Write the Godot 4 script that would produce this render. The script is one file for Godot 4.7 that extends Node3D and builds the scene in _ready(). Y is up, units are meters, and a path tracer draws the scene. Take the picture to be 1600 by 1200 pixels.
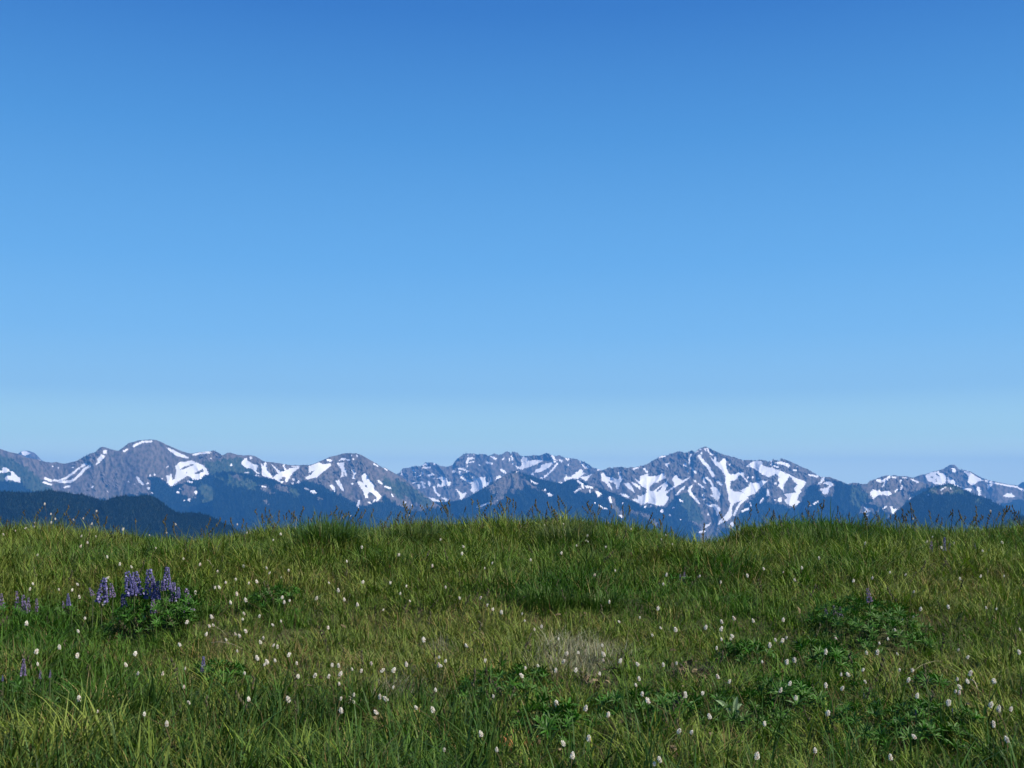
extends Node3D
# Alpine meadow with bistort and lupine, snow-streaked mountains beyond a hidden valley.

const F_PX := 1742.0            # focal length in photograph pixels (1600 x 1200)
const EYE := Vector3(0.0, 1.0, 0.0)
const PITCH := 0.0973           # camera tilt, radians upwards
const VALLEY := -620.0

var rng := RandomNumberGenerator.new()
var cam_basis := Basis(Vector3.RIGHT, PITCH)
var noise_a := FastNoiseLite.new()
var noise_b := FastNoiseLite.new()
var noise_c := FastNoiseLite.new()
var used := {}

func _ready() -> void:
	rng.seed = 4711
	camera_sky_sun()
	setup_noise()
	build_ground()
	build_mountains()
	build_meadow()

func camera_sky_sun() -> void:
	var cam := Camera3D.new()
	cam.name = "camera"
	cam.fov = rad_to_deg(2.0 * atan(600.0 / F_PX))
	cam.near = 0.05
	cam.far = 60000.0
	cam.transform = Transform3D(cam_basis, EYE)
	add_child(cam)
	cam.current = true
	# clear summer sky: pale at the horizon, deep blue overhead, the same all round
	var stops := [[-90.0, 0.174, 0.260, 0.346], [0.0, 0.815, 1.018, 0.931], [1.5, 0.757, 0.960, 0.892], [2.8, 0.456, 0.708, 0.736], [5.1, 0.254, 0.480, 0.682], [8.0, 0.170, 0.399, 0.670], [11.6, 0.116, 0.329, 0.629], [18.0, 0.064, 0.233, 0.528], [24.1, 0.033, 0.147, 0.424], [40.0, 0.015, 0.081, 0.289], [90.0, 0.009, 0.051, 0.203]]
	var img := Image.create(16, 512, false, Image.FORMAT_RGBF)
	for row in 512:
		var el := 90.0 - (row + 0.5) / 512.0 * 180.0
		var c := Color.BLACK
		for k in stops.size() - 1:
			if el >= stops[k][0] and el <= stops[k + 1][0]:
				var t: float = (el - stops[k][0]) / (stops[k + 1][0] - stops[k][0])
				c = Color(lerpf(stops[k][1], stops[k + 1][1], t), lerpf(stops[k][2], stops[k + 1][2], t), lerpf(stops[k][3], stops[k + 1][3], t))
		img.fill_rect(Rect2i(0, row, 16, 1), c)
	var sky_mat := PanoramaSkyMaterial.new()
	sky_mat.panorama = ImageTexture.create_from_image(img)
	var sky := Sky.new()
	sky.sky_material = sky_mat
	var env := Environment.new()
	env.background_mode = Environment.BG_SKY
	env.sky = sky
	env.tonemap_mode = Environment.TONE_MAPPER_LINEAR
	env.tonemap_exposure = 1.4
	env.fog_enabled = true
	env.fog_light_color = Color(0.33, 0.66, 1.0)
	env.fog_density = 0.000061
	env.sdfgi_enabled = true
	env.ssao_enabled = true
	env.ssil_enabled = true
	var we := WorldEnvironment.new()
	we.name = "environment"
	we.environment = env
	add_child(we)
	var sun := DirectionalLight3D.new()
	sun.name = "sun"
	sun.light_color = Color(1.0, 0.962, 0.90)
	sun.light_energy = 1.6
	sun.light_angular_distance = 0.53
	sun.shadow_enabled = true
	var to_sun := Vector3(0.60, 0.68, 0.36).normalized()
	add_child(sun)
	sun.look_at_from_position(to_sun * 100.0, Vector3.ZERO, Vector3.UP)

func setup_noise() -> void:
	for n in [[noise_a, 11], [noise_b, 23], [noise_c, 37]]:
		n[0].seed = n[1]
		n[0].noise_type = FastNoiseLite.TYPE_SIMPLEX_SMOOTH
		n[0].fractal_type = FastNoiseLite.FRACTAL_NONE
		n[0].frequency = 1.0

# ---------------------------------------------------------------- helpers
func numbered(called: String) -> String:
	used[called] = used.get(called, 0) + 1
	return called if used[called] == 1 else "%s_%03d" % [called, used[called] - 1]

func tag(o: Node, label: String, category: String, group := "", kind := "") -> void:
	o.set_meta("label", label)
	o.set_meta("category", category)
	if group != "":
		o.set_meta("group", group)
	if kind != "":
		o.set_meta("kind", kind)

func ray(px: float, py: float) -> Vector3:
	return cam_basis * Vector3((px - 800.0) / F_PX, -(py - 600.0) / F_PX, -1.0)

func at_depth(px: float, py: float, depth: float) -> Vector3:
	var r := ray(px, py)
	return EYE + r * (depth / -r.z)

func to_pixel(p: Vector3) -> Vector2:
	var q := cam_basis.inverse() * (p - EYE)
	return Vector2(800.0 + F_PX * q.x / -q.z, 600.0 - F_PX * q.y / -q.z)

func matte(c: Color, rough := 0.85, vcol := false, back := Color(0, 0, 0)) -> StandardMaterial3D:
	var m := StandardMaterial3D.new()
	m.albedo_color = c.linear_to_srgb()
	m.roughness = rough
	m.metallic_specular = 0.35
	m.vertex_color_use_as_albedo = vcol
	m.cull_mode = BaseMaterial3D.CULL_DISABLED
	if back.r + back.g + back.b > 0.0:
		m.backlight_enabled = true
		m.backlight = back
	return m

class Soup:                       # a triangle collector; faces are flat unless normals are given
	var v := PackedVector3Array()
	var n := PackedVector3Array()
	var c := PackedColorArray()
	func tri(a: Vector3, b: Vector3, d: Vector3, col: Color) -> void:
		var nn := (d - a).cross(b - a)
		nn = nn.normalized() if nn.length_squared() > 1e-20 else Vector3.UP
		v.append(a); v.append(b); v.append(d)
		n.append(nn); n.append(nn); n.append(nn)
		c.append(col); c.append(col); c.append(col)
	func quad(a: Vector3, b: Vector3, d: Vector3, e: Vector3, col: Color) -> void:
		tri(a, b, d, col)
		tri(a, d, e, col)
	func tube(points: Array, radii: Array, sides: int, col: Color) -> void:
		var rings := []
		for i in points.size():
			var along: Vector3 = (points[mini(i + 1, points.size() - 1)] - points[maxi(i - 1, 0)]).normalized()
			var side := along.cross(Vector3(0.13, 0.2, 1.0)).normalized()
			var up := side.cross(along)
			var ring := []
			for s in sides:
				var a := TAU * s / sides
				ring.append(points[i] + (side * cos(a) + up * sin(a)) * radii[i])
			rings.append(ring)
		for i in points.size() - 1:
			for s in sides:
				var t := (s + 1) % sides
				quad(rings[i][s], rings[i + 1][s], rings[i + 1][t], rings[i][t], col)
	func drop(centre: Vector3, axis: Vector3, length: float, radius: float, sides: int, col: Color) -> void:
		# a small pointed bead, for florets and seed heads
		var side := axis.cross(Vector3(0.31, 0.11, 0.94)).normalized()
		var up := side.cross(axis)
		var ring := []
		for s in sides:
			var a := TAU * s / sides
			ring.append(centre + (side * cos(a) + up * sin(a)) * radius)
		for s in sides:
			var t := (s + 1) % sides
			tri(centre + axis * length * 0.5, ring[s], ring[t], col)
			tri(centre - axis * length * 0.5, ring[t], ring[s], col)
	func mesh(material: Material) -> ArrayMesh:
		var arr := []
		arr.resize(Mesh.ARRAY_MAX)
		arr[Mesh.ARRAY_VERTEX] = v
		arr[Mesh.ARRAY_NORMAL] = n
		arr[Mesh.ARRAY_COLOR] = c
		var m := ArrayMesh.new()
		m.add_surface_from_arrays(Mesh.PRIMITIVE_TRIANGLES, arr)
		m.surface_set_material(0, material)
		return m

func mesh_node(called: String, m: Mesh, parent: Node) -> MeshInstance3D:
	var o := MeshInstance3D.new()
	o.name = called
	o.mesh = m
	parent.add_child(o, true)
	return o

func scatter(called: String, m: Mesh, places: Array, tints: PackedColorArray) -> MultiMeshInstance3D:
	var mm := MultiMesh.new()
	mm.transform_format = MultiMesh.TRANSFORM_3D
	mm.use_colors = true
	mm.mesh = m
	mm.instance_count = places.size()
	for i in places.size():
		mm.set_instance_transform(i, places[i])
		mm.set_instance_color(i, tints[i])
	var o := MultiMeshInstance3D.new()
	o.name = numbered(called)
	o.multimesh = mm
	add_child(o)
	return o

# ---------------------------------------------------------------- ground
const PROFILE := [[-8.0, -1.05], [0.0, -0.93], [1.5, -0.78], [2.7, -0.665], [3.3, -0.625], [4.2, -0.565], [4.7, -0.497], [5.4, -0.405], [6.2, -0.325], [6.9, -0.285], [7.4, -0.282], [8.0, -0.34], [9.0, -0.54], [11.0, -1.1], [14.0, -2.1]]
const CREST := [[-400, 820], [0, 825], [60, 820], [120, 822], [170, 828], [230, 844], [300, 850], [340, 834], [400, 823], [460, 824], [520, 820], [560, 821], [590, 817], [640, 811], [690, 811], [730, 817], [780, 814], [830, 814], [880, 808], [960, 813], [1020, 826], [1060, 842], [1100, 849], [1140, 840], [1200, 821], [1240, 818], [1290, 817], [1350, 820], [1420, 822], [1500, 828], [1560, 825], [1600, 820], [2000, 822]]

func table(t: Array, x: float) -> float:
	if x <= t[0][0]:
		return t[0][1]
	for i in t.size() - 1:
		if x <= t[i + 1][0]:
			var k: float = (x - t[i][0]) / (t[i + 1][0] - t[i][0])
			k = k * k * (3.0 - 2.0 * k) if t.size() > 20 else k
			return lerpf(t[i][1], t[i + 1][1], k)
	return t[-1][1]

func ground_h(x: float, z: float) -> float:
	var d := -z
	var h := EYE.y + (table(PROFILE, d) if d < 14.0 else -2.1 - 0.36 * (d - 14.0))
	var px := 800.0 + F_PX * x / 7.0
	var dd := (d - 7.1) / 1.0
	h -= (table(CREST, px) - 815.0) * 7.1 / F_PX * exp(-dd * dd)
	h += 0.030 * noise_a.get_noise_2d(x * 0.9, z * 0.9) + 0.016 * noise_b.get_noise_2d(x * 2.6, z * 2.6) + 0.007 * noise_c.get_noise_2d(x * 7.0, z * 7.0)
	var r := sqrt(x * x + z * z)
	if d < 0.0 or absf(x) > 9.0:
		h -= 0.10 * maxf(0.0, maxf(-d - 8.0, absf(x) - 9.0))
	if r > 60.0:
		h -= 0.18 * (r - 60.0)
	return maxf(h, VALLEY + 8.0 * noise_a.get_noise_2d(x * 0.002, z * 0.002))

func on_ground(px: float, py: float, above := 0.0) -> Vector3:
	var r := ray(px, py)
	var d := 1.5
	while d < 7.6:
		var p := EYE + r * (d / -r.z)
		if p.y - ground_h(p.x, p.z) <= above:
			return Vector3(p.x, ground_h(p.x, p.z), p.z)
		d += 0.02
	var q := EYE + r * (7.0 / -r.z)
	return Vector3(q.x, ground_h(q.x, q.z), q.z)

func build_ground() -> void:
	var radii := PackedFloat32Array([0.0])
	var r := 0.25
	while r < 17000.0:
		radii.append(r)
		r += 0.11 if r < 10.0 else r * 0.06
	var na := 420
	var v := PackedVector3Array(); var n := PackedVector3Array(); var c := PackedColorArray(); var idx := PackedInt32Array()
	for i in radii.size():
		for k in na:
			var a := TAU * k / na
			var x := radii[i] * sin(a)
			var z := -radii[i] * cos(a)
			v.append(Vector3(x, ground_h(x, z), z))
			var t := 0.5 + 0.5 * noise_b.get_noise_2d(x * 3.1, z * 3.1)
			var near := Color(0.036, 0.048, 0.016).lerp(Color(0.066, 0.070, 0.028), t)
			c.append(near)
	for i in radii.size():
		for k in na:
			var e := 0.06 if radii[i] < 20.0 else radii[i] * 0.03
			var p := v[i * na + k]
			n.append(Vector3(ground_h(p.x - e, p.z) - ground_h(p.x + e, p.z), 2.0 * e, ground_h(p.x, p.z - e) - ground_h(p.x, p.z + e)).normalized())
	for i in radii.size() - 1:
		for k in na:
			var k2 := (k + 1) % na
			var a0 := i * na + k; var b0 := i * na + k2; var a1 := a0 + na; var b1 := b0 + na
			for q in [a0, a1, b1, a0, b1, b0]:
				idx.append(q)
	var arr := []
	arr.resize(Mesh.ARRAY_MAX)
	arr[Mesh.ARRAY_VERTEX] = v; arr[Mesh.ARRAY_NORMAL] = n; arr[Mesh.ARRAY_COLOR] = c; arr[Mesh.ARRAY_INDEX] = idx
	var m := ArrayMesh.new()
	m.add_surface_from_arrays(Mesh.PRIMITIVE_TRIANGLES, arr)
	var mat := matte(Color(1, 1, 1), 0.95, true)
	m.surface_set_material(0, mat)
	var o := mesh_node(numbered("ground"), m, self)
	tag(o, "brown and green meadow soil rising to a grassy crest", "ground", "", "structure")

# ---------------------------------------------------------------- mountains
# Outlines were read off the photograph in eight strips of 200 photo pixels, 7.5 units to the pixel.
func strip(region: int, flat: Array) -> PackedVector2Array:
	var out := PackedVector2Array()
	for i in range(0, flat.size(), 2):
		out.append(Vector2(200.0 * region + flat[i] / 7.5, 680.0 + flat[i + 1] / 7.5))
	return out

func line(parts: Array) -> PackedVector2Array:
	var out := PackedVector2Array()
	for p in parts:
		out.append_array(strip(p[0], p[1]))
	return out

func crest_at(pts: PackedVector2Array, x: float) -> float:
	for i in pts.size() - 1:
		if x <= pts[i + 1].x:
			return lerpf(pts[i].y, pts[i + 1].y, clampf((x - pts[i].x) / maxf(pts[i + 1].x - pts[i].x, 1e-4), 0.0, 1.0))
	return pts[-1].y

func near_line(p: Vector2, pts: PackedVector2Array, w: float) -> bool:
	for i in maxi(pts.size() - 1, 1):
		var a := pts[i]
		var b := pts[mini(i + 1, pts.size() - 1)]
		if p.distance_to(Geometry2D.get_closest_point_to_segment(p, a, b) if a != b else a) < w:
			return true
	return false

const ROCK := 0
const FOREST := 1
const CRAG := 2
const GREEN := 3
const NOISE_K := 0.0021

var snow_mat: StandardMaterial3D
var rock_mat: StandardMaterial3D
var tree_mesh: ArrayMesh

func relief(x: float, y: float, s: float, snowy: bool, k: float) -> float:
	var wx := x + 9.0 * noise_c.get_noise_2d(x * 0.021 + s, y * 0.021)
	var big := 1.0 * noise_a.get_noise_2d(wx * 0.0095 + s, y * 0.0065)
	var mid := 1.0 - 2.0 * absf(noise_b.get_noise_2d(wx * 0.020 + s * 2.0, y * 0.0105))
	var small := 1.0 - 2.0 * absf(noise_c.get_noise_2d(wx * 0.055 + s, y * 0.034))
	var fine := noise_a.get_noise_2d(x * 0.15, y * 0.115 + s)
	var tiny := noise_b.get_noise_2d(x * 0.36, y * 0.30 + s)
	return 185.0 * big + k * (62.0 * mid + (10.0 if snowy else 26.0) * small + (2.0 if snowy else 12.0) * fine + (0.5 if snowy else 5.0) * tiny)

func mountain(label: String, crest: PackedVector2Array, depth: float, base_cover: int, covers: Array, snows: Array, rough: float, seed_shift: float, tint: Color, trees: Array, step := 1.0) -> void:
	var x0 := crest[0].x
	var nc := int((crest[-1].x - x0) / step) + 1
	var yb := 862.0
	var top := 9999.0
	for p in crest:
		top = minf(top, p.y)
	var nr := int((yb - top) / (1.08 * step)) + 1
	var mpp := depth / F_PX
	var ys := PackedFloat32Array()
	for i in nc:
		ys.append(crest_at(crest, x0 + i * step) + rough * (noise_b.get_noise_1d(i * step * 0.30 + seed_shift) + 0.6 * noise_c.get_noise_1d(i * step * 0.8)))
	var smooth := PackedFloat32Array()
	for i in nc:
		var acc := 0.0
		for k in range(-6, 7):
			acc += ys[clampi(i + int(k * 7 / step), 0, nc - 1)]
		smooth.append(acc / 13.0)
	# which piece of snow covers each cell, then the cover of the rest
	var owner := PackedInt32Array(); owner.resize(nc * nr); owner.fill(-1)
	for k in snows.size():
		var s: Array = snows[k]
		var pts: PackedVector2Array = strip(s[0], s[2])
		var w: float = 0.0
		if s[1] is String:
			w = 0.0
		else:
			w = s[1] / 15.0
		var lo := pts[0]; var hi := pts[0]
		for p in pts:
			lo = Vector2(minf(lo.x, p.x), minf(lo.y, p.y)); hi = Vector2(maxf(hi.x, p.x), maxf(hi.y, p.y))
		lo -= Vector2.ONE * (w + 2.0); hi += Vector2.ONE * (w + 2.0)
		for i in range(maxi(0, int((lo.x - x0) / step)), mini(nc, int((hi.x - x0) / step) + 2)):
			var x := x0 + (i + 0.5) * step
			var f := (nr - 1) / (yb - ys[i])
			for j in range(maxi(0, int((lo.y - ys[i]) * f)), clampi(int((hi.y - ys[i]) * f) + 2, 0, nr)):
				var y := ys[i] + (j + 0.5) / f
				var q := Vector2(x + 0.8 * noise_a.get_noise_2d(x * 0.45, y * 0.45), y + 0.8 * noise_b.get_noise_2d(x * 0.45, y * 0.45))
				if s[1] is String and s[1] == "hole":
					if Geometry2D.is_point_in_polygon(q, pts):
						owner[i * nr + j] = -1
				elif w > 0.0:
					if near_line(q, pts, w):
						owner[i * nr + j] = k
				elif Geometry2D.is_point_in_polygon(q, pts):
					owner[i * nr + j] = k
	var kinds := []
	for cv in covers:
		kinds.append([cv[0], strip(cv[1], cv[2])])
	var back := [60.0, 160.0, 320.0, 900.0]
	var per := nr + back.size()
	var v := PackedVector3Array(); v.resize(nc * per)
	var c := PackedColorArray(); c.resize(nc * per)
	var cover := PackedInt32Array(); cover.resize(nc * nr)
	for i in nc:
		var x := x0 + i * step
		for j in nr:
			var t := float(j) / (nr - 1)
			var y := ys[i] + (yb - ys[i]) * t
			var snowy := owner[i * nr + j] >= 0
			var q := Vector2(x + 3.5 * noise_a.get_noise_2d(x * 0.11, y * 0.11) + 1.6 * noise_b.get_noise_2d(x * 0.4, y * 0.4), y + 3.0 * noise_c.get_noise_2d(x * 0.11, y * 0.11) + 1.6 * noise_a.get_noise_2d(x * 0.4, y * 0.4))
			var kind := base_cover
			for kd in kinds:
				if Geometry2D.is_point_in_polygon(q, kd[1]):
					kind = kd[0]
			var crag := 1.0 + noise_b.get_noise_2d(x * 0.12, y * 0.10) if kind == CRAG and not snowy else 0.0
			var z := depth - (y - lerpf(top + 25.0, smooth[i], 0.5)) * mpp * 1.55 - (relief(x, y, seed_shift, snowy, tint.a) + crag * (34.0 * absf(noise_c.get_noise_2d(x * 0.10, y * 0.07)) + 16.0 * noise_a.get_noise_2d(x * 0.27, y * 0.2))) * mpp / 8.0
			var where := at_depth(x, y, z)
			if j == nr - 1 and where.y > VALLEY:      # the foot runs on down to the valley floor
				where += Vector3(0, VALLEY - 20.0 - where.y, (where.y - VALLEY) * 1.1)
			v[i * per + back.size() + j] = where
			cover[i * nr + j] = kind
			var g := 0.5 + 0.5 * noise_c.get_noise_2d(x * 0.17 + 5.0, y * 0.12)
			var g2 := 0.5 + 0.5 * noise_b.get_noise_2d(x * 0.55, y * 0.42)
			var col := Color(0.185, 0.165, 0.145).lerp(Color(0.105, 0.098, 0.090), g) * (0.70 + 0.5 * g2)
			if kind == FOREST:
				col = Color(0.009, 0.016, 0.012).lerp(Color(0.026, 0.036, 0.018), g * g) * (0.7 + 0.6 * g2)
			elif kind == GREEN:
				col = Color(0.035, 0.062, 0.028).lerp(Color(0.100, 0.100, 0.062), g2 * g) * (0.8 + 0.4 * g)
			elif g * g2 > 0.47:
				col = Color(0.060, 0.075, 0.042)
			c[i * per + back.size() + j] = Color(col.r * tint.r, col.g * tint.g, col.b * tint.b)
		for b in back.size():
			var p := v[i * per + back.size()]
			var drop: float = back[back.size() - 1 - b]
			v[i * per + b] = p + Vector3(0, -drop, -drop * 1.6)
			c[i * per + b] = Color(0.16, 0.15, 0.14)
	var n := PackedVector3Array(); n.resize(nc * per)
	for i in nc:
		for j in per:
			var du := v[mini(i + 1, nc - 1) * per + j] - v[maxi(i - 1, 0) * per + j]
			var dv := v[i * per + mini(j + 1, per - 1)] - v[i * per + maxi(j - 1, 0)]
			var nn := dv.cross(du)
			n[i * per + j] = nn.normalized() if nn.length_squared() > 1e-9 else Vector3.UP
	var faces := {-1: PackedInt32Array()}
	for i in nc - 1:
		for j in per - 1:
			var k := -1
			if j >= back.size():
				k = owner[i * nr + j - back.size()]
			if not faces.has(k):
				faces[k] = PackedInt32Array()
			var a := i * per + j
			var b := a + per
			# clockwise seen from the front
			var f: PackedInt32Array = faces[k]
			f.append(a); f.append(b); f.append(b + 1); f.append(a); f.append(b + 1); f.append(a + 1)
			faces[k] = f
	var root: MeshInstance3D
	var keys := faces.keys()
	keys.sort()
	for k in keys:
		var from: PackedInt32Array = faces[k]
		var slot := {}
		var vv := PackedVector3Array(); var nn2 := PackedVector3Array(); var cc := PackedColorArray(); var ix := PackedInt32Array()
		for q in from:
			if not slot.has(q):
				slot[q] = vv.size()
				vv.append(v[q]); nn2.append(n[q]); cc.append(c[q])
			ix.append(slot[q])
		var arr := []
		arr.resize(Mesh.ARRAY_MAX)
		arr[Mesh.ARRAY_VERTEX] = vv; arr[Mesh.ARRAY_NORMAL] = nn2; arr[Mesh.ARRAY_INDEX] = ix
		if k < 0:
			arr[Mesh.ARRAY_COLOR] = cc
		var m := ArrayMesh.new()
		m.add_surface_from_arrays(Mesh.PRIMITIVE_TRIANGLES, arr)
		m.surface_set_material(0, rock_mat if k < 0 else snow_mat)
		if k < 0:
			root = mesh_node(numbered("mountain"), m, self)
			tag(root, label, "mountain", "", "structure")
		else:
			mesh_node("snowfield", m, root)
	# conifers stand on the wooded cells
	if trees.size() > 0:
		var places := []
		var tints := PackedColorArray()
		for i in nc:
			for j in nr:
				var kind := cover[i * nr + j]
				var want: float = trees[0] if kind == FOREST else trees[1] if kind == GREEN or kind == CRAG else trees[2]
				var y_px := ys[i] + (yb - ys[i]) * j / (nr - 1)
				if y_px > 850.0 or owner[i * nr + j] >= 0 or rng.randf() > want * step * step:
					continue
				var h := rng.randf_range(0.55, 1.15) * float(trees[3])
				var w := h * rng.randf_range(0.8, 1.25)
				places.append(Transform3D(Basis(Vector3.UP, rng.randf() * TAU).scaled(Vector3(w, h, w)), v[i * per + back.size() + j] - Vector3(0, h * 0.06, 0)))
				var g := rng.randf_range(0.6, 1.35)
				tints.append(Color(0.006 * g, 0.012 * g * rng.randf_range(0.9, 1.15), 0.009 * g))
		if places.size() > 0:
			var o := scatter("forest", tree_mesh, places, tints)
			tag(o, trees[4], "forest", "", "stuff")

func make_tree_mesh() -> ArrayMesh:
	var s := Soup.new()
	var white := Color(1, 1, 1)
	for tier in [[0.06, 0.55, 0.20], [0.30, 0.80, 0.15], [0.55, 1.0, 0.10]]:
		for k in 6:
			var a: float = TAU * k / 6 + tier[0] * 3.0
			var b: float = TAU * (k + 1) / 6 + tier[0] * 3.0
			s.tri(Vector3(0, tier[1], 0), Vector3(cos(a) * tier[2], tier[0], sin(a) * tier[2]), Vector3(cos(b) * tier[2], tier[0], sin(b) * tier[2]), white)
	var bark := matte(white, 0.95, true)
	bark.metallic_specular = 0.0
	return s.mesh(bark)

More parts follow.
